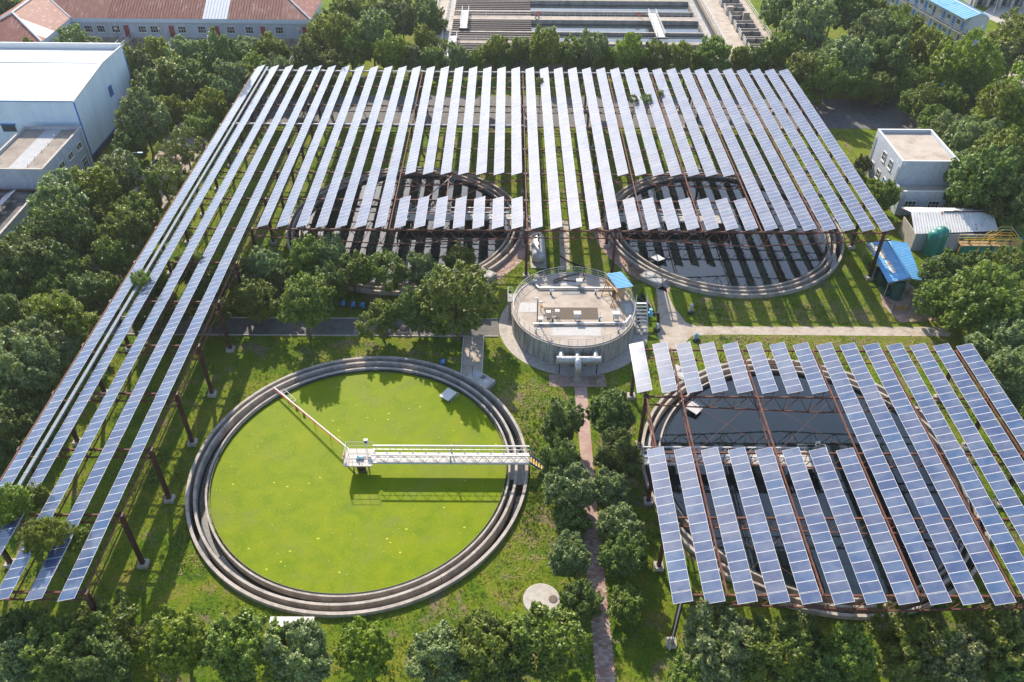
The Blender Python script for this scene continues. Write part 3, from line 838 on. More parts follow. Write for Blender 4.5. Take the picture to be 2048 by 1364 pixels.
for pts in ([(450, 652), (1385, 645), (1440, 570)], [(455, 240), (500, 285), (1262, 288)]):
    w = [T(x, y, TZ + .22) for x, y in pts]
    mb = MB()
    for a, b in zip(w[:-1], w[1:]):
        d = (b - a).normalized(); mb.obox((a + b) / 2, d, Vector((-d.y, d.x, 0)), (0, 0, 1), (b - a).length + .1, 0.22, 0.2)
    mb.build('cable_trough', M['galv'], th)
    for a, b in zip(w[:-1], w[1:]):
        n = max(2, int((b - a).length / 2))
        for k in range(n):
            c = a.lerp(b, (k + .5) / n); MB().box(c.x - .04, c.x + .04, c.y - .08, c.y + .08, TZ, TZ + .12).build('trough_foot', M['galv'], th)
def cabinet(x, y, w, h, d, label, legs=0.35, mat='white'):
    b = T(x, y)
    t = thing('control_cabinet', label, 'cabinet', tuple(b))
    bo = MB().box(-w / 2, w / 2, -d / 2, d / 2, legs, legs + h).build('body', M['conc' if mat == 'conc' else 'galv'], t, False)
    MB().box(-w / 2 - .08, w / 2 + .08, -d / 2 - .1, d / 2 + .1, legs + h, legs + h + .06).build('rain_hood', M['white'], t, False)
    MB().box(-w / 2 + .06, w / 2 - .06, -d / 2 - .015, -d / 2 - .002, legs + .08, legs + h - .08).build('door', M['white'], bo, False)
    for sx in (-.35, .35):
        MB().box(w * sx - .04, w * sx + .04, -.05, .05, 0, legs).build('leg', M['galv'], t, False)
cabinet(890, 612, 0.75, 0.75, 0.5, 'steel control cabinet with white hood between the patterned grating and cable trough')
cabinet(1285, 612, 0.75, 0.75, 0.5, 'steel control cabinet standing apart toward the blue shelter')
cabinet(910, 270, 0.65, 0.65, 0.45, 'steel control cabinet behind the small dark grating')
cabinet(595, 600, 0.4, 0.35, 0.3, 'small instrument box on a thin stand at the grating corner', 0.75)
cabinet(685, 590, 0.4, 0.35, 0.3, 'small instrument box with meter between the grating corner box and main cabinet', 0.75)
cabinet(513, 630, 0.4, 0.45, 0.35, 'low grey box at the foot of the camera post', 0.05)
def valve(x, y, label):
    b = T(x, y)
    t = thing('valve_actuator', label, 'valve', tuple(b))
    MB().lathe((0, 0, 0), [(.16, 0), (.16, .05), (.09, .08), (.09, .4), (.15, .43), (.15, .48)], 12).build('pedestal', M['dkgreen'], t, False)
    MB().lathe((0, 0, .48), [(.17, 0), (.19, .12), (.12, .26), (.05, .3)], 12).build('gearbox', M['galv'], t, False)
    MB().tube((.1, 0, .62), (.38, 0, .62), 0.09, 8).build('motor', M['galv'], t, False)
    MB().tube((0, 0, .75), (0, 0, 1.5), 0.03, 6).build('stem', M['white'], t, False)
valve(622, 350, 'green valve actuator nearest the small dark grating')
valve(1080, 352, 'green valve actuator between the small grating and the orange gantry')
valve(470, 745, 'green valve actuator by the rail below the camera post')
valve(1315, 745, 'green valve actuator by the rail facing the smaller solar frame')
valve(450, 250, 'green valve actuator by the rail next to the side landing')
valve(640, 625, 'short valve actuator between the two small instrument boxes')
valve(1120, 625, 'short valve actuator at the far end of the patterned grating')
b = T(483, 630)
cp = thing('camera_post', 'grey post with two white cameras on the round deck', 'post', tuple(b))
MB().tube((0, 0, 0), (0, 0, 3.4), 0.07, 8).build('pole', M['iron'], cp, False)
for k, (dx, dy) in enumerate(((0.3, 0.1), (-.15, .25))):
    h = MB().obox((dx, dy, 3.0 + .45 * k), (1, 0, 0), (0, 1, 0), (0, 0, 1), 0.34, 0.2, 0.2).tube((0, 0, 3.05 + .4 * k), (dx, dy, 3.05 + .4 * k), 0.025, 5).build('camera_head', M['white'], cp, False)
cp2 = thing('hoist_arm', 'small brown davit hoist at the corner of the patterned grating', 'hoist', tuple(T(520, 520)))
MB().pipe([(0, 0, 0), (0, 0, 1.1), (.12, 0, 1.3), (.5, 0, 1.35)], 0.05, 6).build('davit', M['orange'], cp2, False)
MB().tube((.15, -.12, .7), (.15, .12, .7), 0.13, 8).build('winch', M['orange'], cp2, False)
# orange gantry
gp = T(1230, 420)
gt = thing('gantry_crane', 'small orange A-frame gantry crane on castors beside the blue shelter', 'crane', tuple(gp))
fa = [T(1140, 372), T(1228, 355)]; fb = [T(1235, 482), T(1325, 466)]
ap = []
for f in (fa, fb):
    m = (f[0] + f[1]) / 2; top = m + Vector((0, 0, 2.35)); ap.append(top)
    mb = MB()
    for q in f: mb.tube(q + Vector((0, 0, .12)), top, 0.05, 6)
    mb.tube(f[0] + Vector((0, 0, .14)), f[1] + Vector((0, 0, .14)), 0.045, 6)
    for h in (.35, .65):
        mb.tube(f[0].lerp(top, h), f[1].lerp(top, h), 0.035, 5)
    mb.build('side_frame', M['orange'], gt)
    for q in f:
        MB().tube(q + Vector((-.05, 0, .07)), q + Vector((.05, 0, .07)), 0.07, 8).build('castor', M['black'], gt)
d = (ap[1] - ap[0]).normalized()
MB().obox((ap[0] + ap[1]) / 2, d, Vector((-d.y, d.x, 0)), (0, 0, 1), (ap[1] - ap[0]).length + .5, 0.12, 0.18).build('beam', M['orange'], gt)
# blue shelter with cabinet
cpos = T(1395, 405)
bs = thing('blue_shelter', 'small blue sheet canopy over cabinets on the round deck', 'shelter', tuple(cpos))
zz = TZ + 2.3
A, B, C_, D = [P(980 + x / 5.12, 520 + y / 5.12, zz) for x, y in ((1190, 142), (1343, 118), (1470, 270), (1305, 293))]
MB().sheet(A, D, C_, B, 12, 0.04).build('roof', M['bluesheet'], bs)
for c in (A, B, C_, D):
    q = c.lerp((A + B + C_ + D) / 4, .12); MB().tube((q.x, q.y, TZ), (q.x, q.y, zz - .02), 0.04, 6).build('post', M['galv'], bs)
cc = (A + B + C_ + D) / 4
e = (D - A).normalized(); en = Vector((-e.y, e.x, 0))
MB().obox((cc.x + .25, cc.y - .35, TZ + .8), e, en, (0, 0, 1), 1.3, 0.55, 1.6).build('cabinet', M['curtain'], bs)
MB().obox(Vector((cc.x - .6, cc.y - .7, TZ + .55)), e, en, (0, 0, 1), 0.5, 0.4, 0.9).build('pump_set', M['iron'], bs)
# hose
hp = [(650, 222), (668, 200), (710, 185), (770, 168), (850, 152), (905, 138), (945, 130), (968, 160), (968, 190), (940, 212), (880, 216), (800, 212), (740, 198), (705, 208), (680, 228), (655, 232)]
W_ = [T(x, y, TZ + .09) for x, y in hp]
W2 = []
for i in range(len(W_) - 1):
    for k in range(4): W2.append(W_[i].lerp(W_[i + 1], k / 4))
W2.append(W_[-1])
o = MB().pipe(W2, 0.085, 7).build('hose', M['hose'], smooth=True)
tag(o, 'thick brown hose lying in loops on the round deck', 'hose')
# side landing
lp = T(212, 400)
ld = thing('side_landing', 'small railed concrete landing on the side of the round tank', 'landing', (lp.x, lp.y, 0))
a = T(180, 345); b_ = T(250, 425)
MB().box(a.x, b_.x, b_.y, a.y, TZ - .25, TZ + .005).build('slab', M['conc'], ld)
MB().box(a.x + .1, a.x + .5, b_.y + .2, a.y - .2, 0.0, TZ - .25).build('pier', M['wallc'], ld)
mb = MB(); railing_run(mb, [(b_.x - .3, a.y - .05, TZ), (a.x + .06, a.y - .05, TZ), (a.x + .06, b_.y + .06, TZ), (b_.x - .3, b_.y + .06, TZ)], 1.1, .03)
mb.build('guard_rail', M['white'], ld)
# big steel pipe manifold at the front
def zfor(px, py, Y):
    lo, hi = 0.0, 6.0
    for _ in range(40):
        m = (lo + hi) / 2
        if P(px, py, m).y > Y: lo = m
        else: hi = m
    return lo
py_ = TC[1] - TRD - 1.25
z1 = zfor(1157, 720, py_)
mp = thing('pipe_manifold', 'large silver steel pipe manifold against the round concrete tank', 'pipe', (P(1157, 720, z1).x, py_, 0))
xa, xb, xm = P(1114, 720, z1).x, P(1201, 720, z1).x, P(1155.5, 720, z1).x
mo = MB().tube((xa, py_, z1), (xb, py_, z1), 0.48, 24).build('header_pipe', M['steelpipe'], mp, smooth=True)
for x in (xa, xb):
    s = 0.04 if x == xa else -0.04
    MB().tube((x - s, py_, z1), (x + s, py_, z1), 0.53, 24).build('end_flange', M['steelpipe'], mp)
pts = [(xm, py_ - .1, z1 + .1)] + [(xm, py_ - .3 - .75 * sin(a * pi / 16), z1 + .1 - .75 * (1 - cos(a * pi / 16))) for a in range(0, 9)] + [(xm, py_ - 1.05, 0.02)]
MB().pipe(pts, 0.42, 20).build('elbow_pipe', M['steelpipe'], mp, smooth=True)
MB().tube((xm, py_ - 1.05, 0.02), (xm, py_ - 1.05, 0.1), 0.55, 20).build('base_collar', M['conc'], mp)
for x in (xa + .55, xm, xb - .55):
    MB().tube((x, py_ + .3, z1 + .1), (x, TC[1] - sqrt(TRD ** 2 - (x - TC[0]) ** 2) + .02, z1 + .1), 0.36, 16).build('branch_pipe', M['steelpipe'], mp, smooth=True)
for x in (xa + .35, xb - .35):
    MB().box(x - .06, x + .06, py_ - .06, py_ + .06, 0.03, z1 - .4).build('leg', M['iron'], mp)
# right-hand pump skid: white frame stairs, black pipes, blue valve
b = P(1290, 668, 0)
sk = thing('stair_frame', 'white steel stair frame on the side of the round tank', 'stairs', tuple(b))
x0, x1, y0, y1 = P(1272, 668, 0).x, P(1293, 668, 0).x, P(1280, 669, 0).y, P(1280, 640, 0).y
for k in range(9):
    z = .3 + .33 * k; yy = y0 + (y1 - y0) * k / 9
    MB().box(x0, x1, yy, yy + .3, z - .04, z).build('tread', M['galv'], sk)
for x in (x0 - .03, x1 + .03):
    mb = MB(); mb.tube((x, y0, .1), (x, y1, 3.2), .05, 5); mb.tube((x, y0, 1.1), (x, y1, 4.2), .035, 5)
    for k in range(5): 
        yy = y0 + (y1 - y0) * k / 4; mb.tube((x, yy, .1 + 3.1 * k / 4), (x, yy, 1.1 + 3.1 * k / 4), .03, 5)
    mb.build('stair_rail', M['white'], sk)
b = P(1310, 650, 0)
bp = thing('black_pipe', 'black U-bent pipe with light blue valve beside the stair frame', 'pipe', tuple(b))
z2 = 1.6
q = [P(1277, 648, 0), P(1277, 640, z2), P(1296, 634, z2), P(1318, 634, z2), P(1320, 648, z2 - .2), P(1319, 655, 0.2)]
q = [Vector((p_.x, b.y + .3, p_.z)) for p_ in q]
pts = []
for i in range(len(q) - 1):
    for k in range(5): pts.append(q[i].lerp(q[i + 1], k / 5))
pts.append(q[-1])
MB().pipe(pts, 0.2, 12).build('pipe', M['black'], bp, smooth=True)
MB().lathe((P(1302, 634, z2).x, b.y + .3, z2 - .32), [(.3, 0), (.34, .1), (.34, .5), (.25, .62), (.16, .66), (.16, .95), (.24, .97), (.24, 1.1)], 14).build('valve_body', M['ltblue'], bp)
for i, pxs in enumerate(((1278, 595, 1298, 632), (1284, 588, 1306, 625))):
    a = P(pxs[0], pxs[1], .25); c = P(pxs[2], pxs[3], .25)
    tag(MB().pipe([a, a.lerp(c, .3) + Vector((.2, 0, 0)), a.lerp(c, .7) + Vector((.25, 0, 0)), c], 0.2, 10).build('ground_pipe', M['black'], smooth=True), 'black pipe on the grass toward the blue valve' + (', the one next to the path' if i else ', hugging the round tank'), 'pipe')

def pump(px, py, label, mat='iron', h=1.6, lean=0.0):
    b = P(px, py, 0)
    t = thing('submersible_pump', label, 'pump', tuple(b))
    MB().lathe((0, 0, 0), [(.30, 0), (.42, .1), (.42, .35), (.28, .45)], 16).build('volute', M['black' if mat == 'iron' else 'iron'], t, False)
    MB().lathe((0, 0, .45), [(.22, 0), (.24, .15), (.24, h - .75), (.2, h - .65), (.1, h - .55)], 16).build('motor', M[mat], t, False)
    MB().pipe([(-.12, 0, h - .2), (-.1, 0, h), (.1, 0, h), (.12, 0, h - .2)], 0.03, 6).build('lifting_eye', M['galv'], t, False)
    MB().tube((.2, 0, .2), (.55, 0, .22), 0.14, 10).build('outlet', M['black'], t, False)
pump(1381, 626, 'grey submersible pump with black base on striped grass', 'galv')
pump(1391, 681, 'blue-grey submersible pump beside the pale path', 'ltblue', 1.3)
pump(1313, 662, 'grey submersible pump next to the black U-bent pipe', 'galv', 1.3)
def coil(px, py, label, r=0.42):
    b = P(px, py, 0)
    t = thing('flanged_valve', label, 'valve', (b.x, b.y, 0))
    MB().tube((-.28, 0, r), (.28, 0, r + .02), r * .9, 16).build('body', M['bluep'], t, False)
    for s in (-1, 1): MB().tube((s * .3, 0, r), (s * .42, 0, r), r, 16).build('flange', M['iron'], t, False)
    MB().tube((0, 0, r), (.12, -.2, r * 2 + .06), .12, 8).build('stem', M['ltblue'], t, False)
coil(886, 729, 'blue flanged valve lying on the grass by the green tank')
coil(688, 612, 'blue flanged pipe piece in the shade, first of three under the round trees', .45)
coil(708, 614, 'blue flanged pipe piece in the shade, middle of three under the round trees', .45)
coil(727, 616, 'blue flanged pipe piece in the shade, last of three under the round trees', .45)
# rusty silver vessel
a = P(1077, 536, 0)
rv = thing('pressure_vessel', 'horizontal silver vessel with rust patches on concrete saddles', 'tank', (4.45, 101.3, 0))
prof = [(-3.05, .15), (-2.95, .6), (-2.7, .86), (-2.3, .95), (2.3, .95), (2.7, .86), (2.95, .6), (3.05, .15)]
mb = MB(); n = 20
for i, (yy, r) in enumerate(prof):
    for k in range(n): mb.v.append((r * cos(2 * pi * k / n), yy, 1.45 + r * sin(2 * pi * k / n)))
for i in range(len(prof) - 1):
    for k in range(n):
        mb.f.append((i * n + k, (i + 1) * n + k, (i + 1) * n + (k + 1) % n, i * n + (k + 1) % n)); mb.m.append(0)
mb.f.append(tuple(range(n))); mb.m.append(0); mb.f.append(tuple((len(prof) - 1) * n + k for k in reversed(range(n)))); mb.m.append(0)
mb.build('shell', M['silver'], rv, False, smooth=True)
for yy in (-1.7, 1.7): MB().box(-.95, .95, yy - .3, yy + .3, -.02, .85).build('saddle', M['conc'], rv, False)
MB().box(-1.15, 1.15, -3.4, 3.2, -.02, .12).build('plinth', M['conc'], rv, False)
for yy in (-1.4, .2, 1.6): MB().tube((0, yy, 2.3), (0, yy, 2.75), .14, 10).build('nozzle', M['iron'], rv, False)
MB().tube((0, -2.6, .1), (0, -2.6, 2.9), .05, 6).build('level_pipe', M['galv'], rv, False)
# manhole disc, white box
c = P(1083, 1200, 0)
mh = thing('concrete_cover', 'round pale concrete cover with a rusty lid on the lawn', 'cover', (c.x, c.y, 0))
MB().lathe((0, 0, 0), [(1.72, -.05), (1.72, .10), (1.66, .14)], 48).build('slab', M['conc'], mh, False)
l = P(1106, 1198, .15)
MB().lathe((l.x - c.x, l.y - c.y, .141), [(.42, 0), (.42, .03), (.36, .045)], 24).build('lid', M['hose'], mh, False)
a = P(541, 1233, 1.3); b = P(629, 1234, 1.3)
wb = thing('white_enclosure', 'white sheet-metal equipment box half hidden by shrubs below the green tank', 'box', ((a.x + b.x) / 2, a.y - 1.0, 0))
L = b.x - a.x
for k in range(3):
    x0 = -L / 2 + L / 3 * k
    MB().prism([(x0 + .01, -1.05), (x0 + L / 3 - .01, -1.05), (x0 + L / 3 - .01, 1.0), (x0 + .01, 1.0)], 1.24, 1.3).build('roof_panel', M['white'], wb, False)
MB().box(-L / 2 + .05, L / 2 - .05, -.95, .9, 0, 1.238).build('body', M['galv'], wb, False)
# ------------------------------------------------------------------ solar rows
SP, ML, MW = 2.644, 1.62, 0.985
TILT = radians(17.2); ZL = 7.93
XL = lambda k: 50.73 - SP * (38 - k)
mm = MB()
fr = 0.024
def rect(x0, x1, y0, y1, z, m): mm.face([(x0, y0, z), (x1, y0, z), (x1, y1, z), (x0, y1, z)], m)
rect(fr, ML - fr, fr, MW - fr, -0.004, 0)
for a in ((0, ML, 0, fr), (0, ML, MW - fr, MW), (0, fr, fr, MW - fr), (ML - fr, ML, fr, MW - fr)): rect(*a, 0.0, 1)
mm.face([(0, 0, -.04), (0, MW, -.04), (ML, MW, -.04), (ML, 0, -.04)], 2)
for a, b in (((0, 0), (ML, 0)), ((ML, 0), (ML, MW)), ((ML, MW), (0, MW)), ((0, MW), (0, 0))):
    mm.face([(*a, -.04), (*b, -.04), (*b, 0), (*a, 0)], 1)
MODULE = mm.mesh('solar_module', [M['solar'], M['alu'], M['panelback']])
PURLIN = {}
def purlin(L):
    k = round(L, 2)
    if k not in PURLIN: PURLIN[k] = MB().box(-.03, .03, 0, L, -.13, -.045).mesh('purlin', M['rust'])
    return PURLIN[k]
BRK = MB()
c_, s_ = cos(TILT), sin(TILT)
for u in (.35, 1.27):
    BRK.box(u * c_ - .04, u * c_ + .04, -.04, .04, 7.68 - ZL, u * s_ - .13)
BRK.obox((.81 * c_, 0, .35 * s_ - .2), (1, 0, 0), (0, 1, 0), (0, 0, 1), .92 * c_ - .081, .05, .05)
BRK = BRK.mesh('bracket', M['rust'])
YT = [39.45, 47.45, 55.4, 63.35, 71.2, 79.4, 87.7, 95.9, 103.9, 111.8, 119.8, 127.9, 136.0, 144.0, 151.4]
T0, TB = 39.42, 8.045
def solar_row(k, j0, j1, extra, label, group):
    """tables j0..j1-1 plus 'extra' single modules at the near end"""
    y0 = T0 + TB * j0 - extra * 1.0 - (0.04 if extra else 0)
    y1 = T0 + TB * j1
    t = thing('solar_row', label, 'solar panels', (XL(k), y0, ZL), 0, group)
    rot = (0, -TILT, 0)
    ys = [y0 + i for i in range(extra)]
    for j in range(j0, j1): ys += [T0 + TB * j + i * 1.0 for i in range(8)]
    for y in ys:
        inst('solar_module', MODULE, t, (random.uniform(-.008, .008), y - y0, random.uniform(-.006, .006)), (random.uniform(-.004, .004), -TILT + random.uniform(-.006, .006), 0))
    for u in (.35, 1.27):
        inst('purlin', purlin(y1 - y0), t, (u * c_, 0, u * s_), rot)
    for y in YT:
        if y0 - .6 < y < y1 + .3:
            inst('bracket', BRK, t, (0, min(max(y, y0 + .1), y1 - .1) - y0, 0))
def ends(i): return ordn(i)
for i, k in enumerate(range(1, 6)):
    solar_row(k, 0, 14, 1, f'very long solar row reaching past the green tank, {ordn(i)} from the lane', 'longest solar rows beside the lane')
for i, k in enumerate(range(6, 13)):
    solar_row(k, 7, 14, 0, f'long solar row behind the round trees, {ordn(i)} after the five longest rows', 'long solar rows of the big frame')
for i, k in enumerate(range(13, 20)):
    solar_row(k, 9, 14, 1, f'solar row stopping behind the round-tree tank opening, {ordn(i)} toward the silver vessel', 'shortened rows behind the round trees')
    solar_row(k, 7, 8, 0, f'single eight-panel table behind the round trees, {ordn(i)} toward the silver vessel', 'short tables behind the round trees')
for i, k in enumerate(range(20, 25)):
    solar_row(k, 7, 14, 0, f'glaring long solar row between the two far tanks, {ordn(i)} from the silver vessel side', 'long solar rows between the far tanks')
for i, k in enumerate(range(25, 32)):
    solar_row(k, 9, 14, 1, f'solar row stopping at the far tank opening, {ordn(i)} toward the pale house', 'shortened rows toward the house')
    solar_row(k, 7, 8, 0, f'single eight-panel table over the far tank, {ordn(i)} toward the pale house', 'short tables toward the house')
for i, k in enumerate(range(32, 39)):
    solar_row(k, 7, 14, 0, f'long solar row over the far tank, {ordn(6 - i)} in from the pale house edge', 'long solar rows on the house side')
for i, k in enumerate(range(24, 32)):
    solar_row(k, 3, 4, 0, f'single eight-panel table of the smaller frame, {ordn(i)} counted from the round concrete tank', 'short tables of the smaller frame')
    solar_row(k, 0, 2, 1, f'medium solar row of the smaller frame, {ordn(i)} counted from the brick walk', 'medium rows of the smaller frame')
for i, k in enumerate(range(32, 39)):
    solar_row(k, 0, 4, 1, f'unbroken solar row of the smaller frame, {ordn(i)} after the interrupted rows', 'unbroken rows of the smaller frame')

# ------------------------------------------------------------------ steel frames
ZT = 7.58
def truss(par, x0, x1, y, d0, d1, n, mats='rust'):
    t = bpy.data.objects.new('truss', None); COL.objects.link(t); t.parent = par
    ox, oy, oz = par.location
    t.location = (-ox, y - oy, -oz)
    L = x1 - x0
    MB().obox(((x0 + x1) / 2, 0, ZT), (1, 0, 0), (0, 1, 0), (0, 0, 1), L, .17, .19).build('top_chord', M[mats], t, False)
    def zb(x):
        u = (x - x0) / L
        return ZT - (d0 + (d1 - d0) * (1 - abs(2 * u - 1)))
    mb = MB()
    nb = 2 if d0 != d1 else 1
    for i in range(nb):
        a = x0 + L * i / nb; b = x0 + L * (i + 1) / nb
        A = Vector((a, 0, zb(a))); B = Vector((b, 0, zb(b))); d = (B - A).normalized()
        mb.obox((A + B) / 2, d, (0, 1, 0), d.cross(Vector((0, 1, 0))), (B - A).length, .13, .12)
    mb.build('bottom_chord', M[mats], t, False)
    mb = MB()
    for i in range(n):
        a = x0 + L * i / n; b = x0 + L * (i + 1) / n; m = (a + b) / 2
        mb.tube((a, 0, ZT), (m, 0, zb(m)), .05, 4); mb.tube((m, 0, zb(m)), (b, 0, ZT), .05, 4)
        mb.tube((m, 0, ZT), (m, 0, zb(m)), .035, 4)
        mb.obox((m, 0, zb(m) + .1), (1, 0, 0), (0, 1, 0), (0, 0, 1), .3, .05, .2)
    mb.build('web_bracing', M[mats], t, False)
def girder(par, x, j0, j1, deep=True, z=ZT - .02):
    t = bpy.data.objects.new('girder', None); COL.objects.link(t); t.parent = par
    ox, oy, oz = par.location; t.location = (x - ox, -oy, -oz)
    y0, y1 = YT[j0], YT[j1]
    MB().obox((0, (y0 + y1) / 2, z + .08), (1, 0, 0), (0, 1, 0), (0, 0, 1), .15, y1 - y0, .16).build('top_chord', M['rust'], t, False)
    if deep:
        MB().obox((0.02, (y0 + y1) / 2, z - 1.0), (1, 0, 0), (0, 1, 0), (0, 0, 1), .10, y1 - y0, .10).build('bottom_chord', M['rust'], t, False)
        mb = MB()
        for j in range(j0, j1):
            for q in range(3):
                a = YT[j] + (YT[j + 1] - YT[j]) * q / 3; b = YT[j] + (YT[j + 1] - YT[j]) * (q + 1) / 3
                mb.tube((0, a, z), (0, b, z - 1.0), .03, 4)
                mb.tube((0, b, z), (0, b, z - 1.0), .03, 4)
        mb.build('web_bracing', M['rust'], t, False)
COLM = MB().box(-.17, .17, -.02, .02, .45, 7.48)
for s in (-1, 1): COLM.box(-.17, .17, s * .17 - .02, s * .17 + .02, .45, 7.48)
COLM.box(-.24, .24, -.24, .24, .44, .47).box(-.26, .26, -.26, .26, 7.48, 7.72)
COLM = COLM.mesh('column', M['darkrust'])
FOOT = MB().lathe((0, 0, 0), [(.64, -.05), (.64, .42), (.61, .45)], 4).mesh('footing', M['conc'])
def column(par, x, y):
    ox, oy, oz = par.location
    inst('column', COLM, par, (x - ox, y - oy, 0))
    inst('footing', FOOT, par, (x - ox, y - oy, 0), (0, 0, pi / 4))
F1 = thing('solar_canopy', 'long rusty steel frame carrying the solar rows over the two far tanks', 'steel frame', (2.6, 95.9, 0))
XA, XB, XC, XD, XE = -47.4, -34.76, 2.6, 14.7, 51.2
for j in range(15):
    truss(F1, XA - .2, XB, YT[j], 1.05, 1.05, 5)
    column(F1, XA, YT[j]); column(F1, XB, YT[j])
    if j >= 7:
        far = j >= 11
        if far:
            truss(F1, XB, -16.1, YT[j], 1.1, 1.1, 7); truss(F1, -16.1, XC, YT[j], 1.1, 1.1, 7); column(F1, -16.1, YT[j])
            truss(F1, XD, 33.0, YT[j], 1.1, 1.1, 7); truss(F1, 33.0, XE + 1.2, YT[j], 1.1, 1.1, 7); column(F1, 33.0, YT[j])
        else:
            truss(F1, XB, XC, YT[j], 1.15, 2.3, 14); truss(F1, XD, XE + 1.2, YT[j], 1.15, 2.3, 14)
        truss(F1, XC, XD, YT[j], 1.15, 1.15, 5)
        for x in (XC, XD, XE): column(F1, x, YT[j])
for x in (XA, -41.1, XB): girder(F1, x, 0, 14)
for x in (XC, XD, 42.6, 51.2): girder(F1, x, 7, 14)
for x in (-25.5, -16.1, -8.8, 18.5, 26.5, 34.5): girder(F1, x, 7, 14, x in (-16.1, 26.5))
F2 = thing('solar_canopy', 'smaller rusty steel frame carrying solar rows beside the brick walk', 'steel frame', (14.7, 55.4, 0))
for j in range(5):
    truss(F2, XD, XE + 1.2, YT[j] - (.2 if j == 4 else 0), 1.15, 2.2, 14)
    column(F2, XD, YT[j]); column(F2, XE, YT[j])
for x in (XD, 18.4, 26.4, 34.4, 42.4, 50.6): girder(F2, x, 0, 4, x in (XD, 18.4, 26.4))
for (F, bays) in ((F1, ((8, 9, -16.1, -8.8), (8, 9, -8.8, 2.0), (8, 9, 15.2, 18.5), (8, 9, 18.5, 26.5), (10, 11, -25.5, -16.1), (12, 13, 3, 8.5), (12, 13, 8.5, 14), (9, 10, -33, -26))), (F2, ((2, 3, 18.4, 26.4), (2, 3, 26.4, 34.4), (0, 1, 18.4, 26.4), (0, 1, 34.4, 42.4)))):
    for j0, j1, x0, x1 in bays:
        for a, b in (((x0, YT[j0]), (x1, YT[j1])), ((x1, YT[j0]), (x0, YT[j1]))):
            MB().tube((*a, ZT - .05), (*b, ZT - .05), .022, 4).build('bracing_rod', M['rust'], F)
# metal ducts fixed along the frame
dk = thing('cable_duct', 'shiny metal cable duct running beside the outermost longest solar row', 'duct', (-45.15, 39.0, 7.95))
MB().box(-.17, .17, 0, 113, -.1, .1).build('duct', M['duct'], dk, False)
cm = MB().box(-.2, .2, -.05, .05, -.12, .125).mesh('clip', M['conc'])
for i in range(56): inst('clip', cm, dk, (0, 1 + i * 2.0, 0))
for y, xa, xb, lab in ((151.0, -46, 51.5, 'shiny conduit along the far end of the big solar frame'), (128.3, -46, 2.5, 'shiny conduit crossing the middle of the big solar frame')):
    tag(MB().tube((xa, y - .35, 7.82), (xb, y - .35, 7.82), .13, 8).build('conduit', M['white']), lab, 'conduit')
# ------------------------------------------------------------------ buildings
def window(par, c, u, n, w, h, cols=2, rows=2, fm='winframe', gm='glass', lean=None):
    """window set into a wall: u along the wall, n outward; frame is the part, pane its sub-part"""
    c = Vector(c); u = Vector(u).normalized(); n = Vector(n).normalized(); v = Vector((0, 0, 1))
    mb = MB()
    f = 0.07
    for s in (-1, 1):
        mb.obox(c + u * (s * (w / 2 - f / 2)) + n * .05, u, n, v, f, .13, h)
        mb.obox(c + v * (s * (h / 2 - f / 2)) + n * .05, u, n, v, w - 2 * f, .13, f)
    for i in range(1, cols): mb.obox(c + u * (w * (i / cols - .5)) + n * .04, u, n, v, .05, .09, h - 2 * f)
    for i in range(1, rows): mb.obox(c + v * (h * (i / rows - .5)) + n * .038, u, n, v, w - 2 * f, .085, .05)
    mb.obox(c - v * (h / 2 + .05) + n * .09, u, n, v, w + .2, .2, .08)
    o = mb.build('window', M[fm], par)
    g = MB().obox(c + n * .008, u, n, v, w - .1, .02, h - .1)
    L = par.location
    g.v = [(x - L.x, y - L.y, z - L.z) for x, y, z in g.v]
    g.build('pane', M[gm], o, False)
    return o
def pipe_down(par, x, y, z0, z1, r=.08, mat='winframe'):
    MB().tube((x, y, z0), (x, y, z1), r, 8).build('drainpipe', M[mat], par)

# white warehouse
wx, wy0, wy1, wz = -71.2, 129.2, 151.6, 11.0
wh = thing('warehouse', 'big white metal-clad warehouse with blue corner trim', 'building', (wx, wy0, 0))
WX0 = -118.0
MB().box(WX0, wx, wy0, wy1, 1.1, wz - .02).build('wall', [M['whS']], wh)
MB().box(wx - .01, wx + .03, wy0 + .01, wy1 - .01, 1.1, wz - .03).build('end_wall', M['whE'], wh)
MB().box(WX0, wx + .05, wy0 - .05, wy1 + .05, -.05, 1.1).build('plinth', M['plinth'], wh)
ry = 142.6; zr = wz + 1.15
MB().sheet((WX0, wy0 - .15, wz), (wx + .1, wy0 - .15, wz), (wx + .1, ry, zr), (WX0, ry, zr), 150, .05).build('roof_slope', M['whroof'], wh)
MB().sheet((WX0, ry, zr), (wx + .1, ry, zr), (wx + .1, wy1 - .2, wz + .25), (WX0, wy1 - .2, wz + .25), 150, .05).build('roof_slope', M['whroof'], wh)
MB().obox(((WX0 + wx) / 2, ry, zr + .07), (1, 0, 0), (0, 1, 0), (0, 0, 1), wx - WX0 - 1.5, .5, .06).build('ridge_cap', M['bandblue'], wh)
MB().box(WX0, wx + .04, wy1 - .12, wy1 + .06, wz - .3, wz + 1.35).build('parapet', M['whroof'], wh)
mb = MB()
prof = [(wy0 - .2, wz - .1), (ry, zr + .05), (wy1, wz + .9)]
for (a, za), (b, zb) in zip(prof[:-1], prof[1:]):
    A = Vector((wx + .1, a, za)); B = Vector((wx + .1, b, zb)); d = (B - A).normalized()
    mb.obox((A + B) / 2, d, (1, 0, 0), d.cross(Vector((1, 0, 0))), (B - A).length, .12, .28)
mb.build('verge_trim', M['whroof'], wh)
MB().face([(wx + .035, wy0, wz - .04), (wx + .035, wy1, wz - .04), (wx + .035, wy1, wz + .85), (wx + .035, ry, zr)]).build('gable', M['whE'], wh)
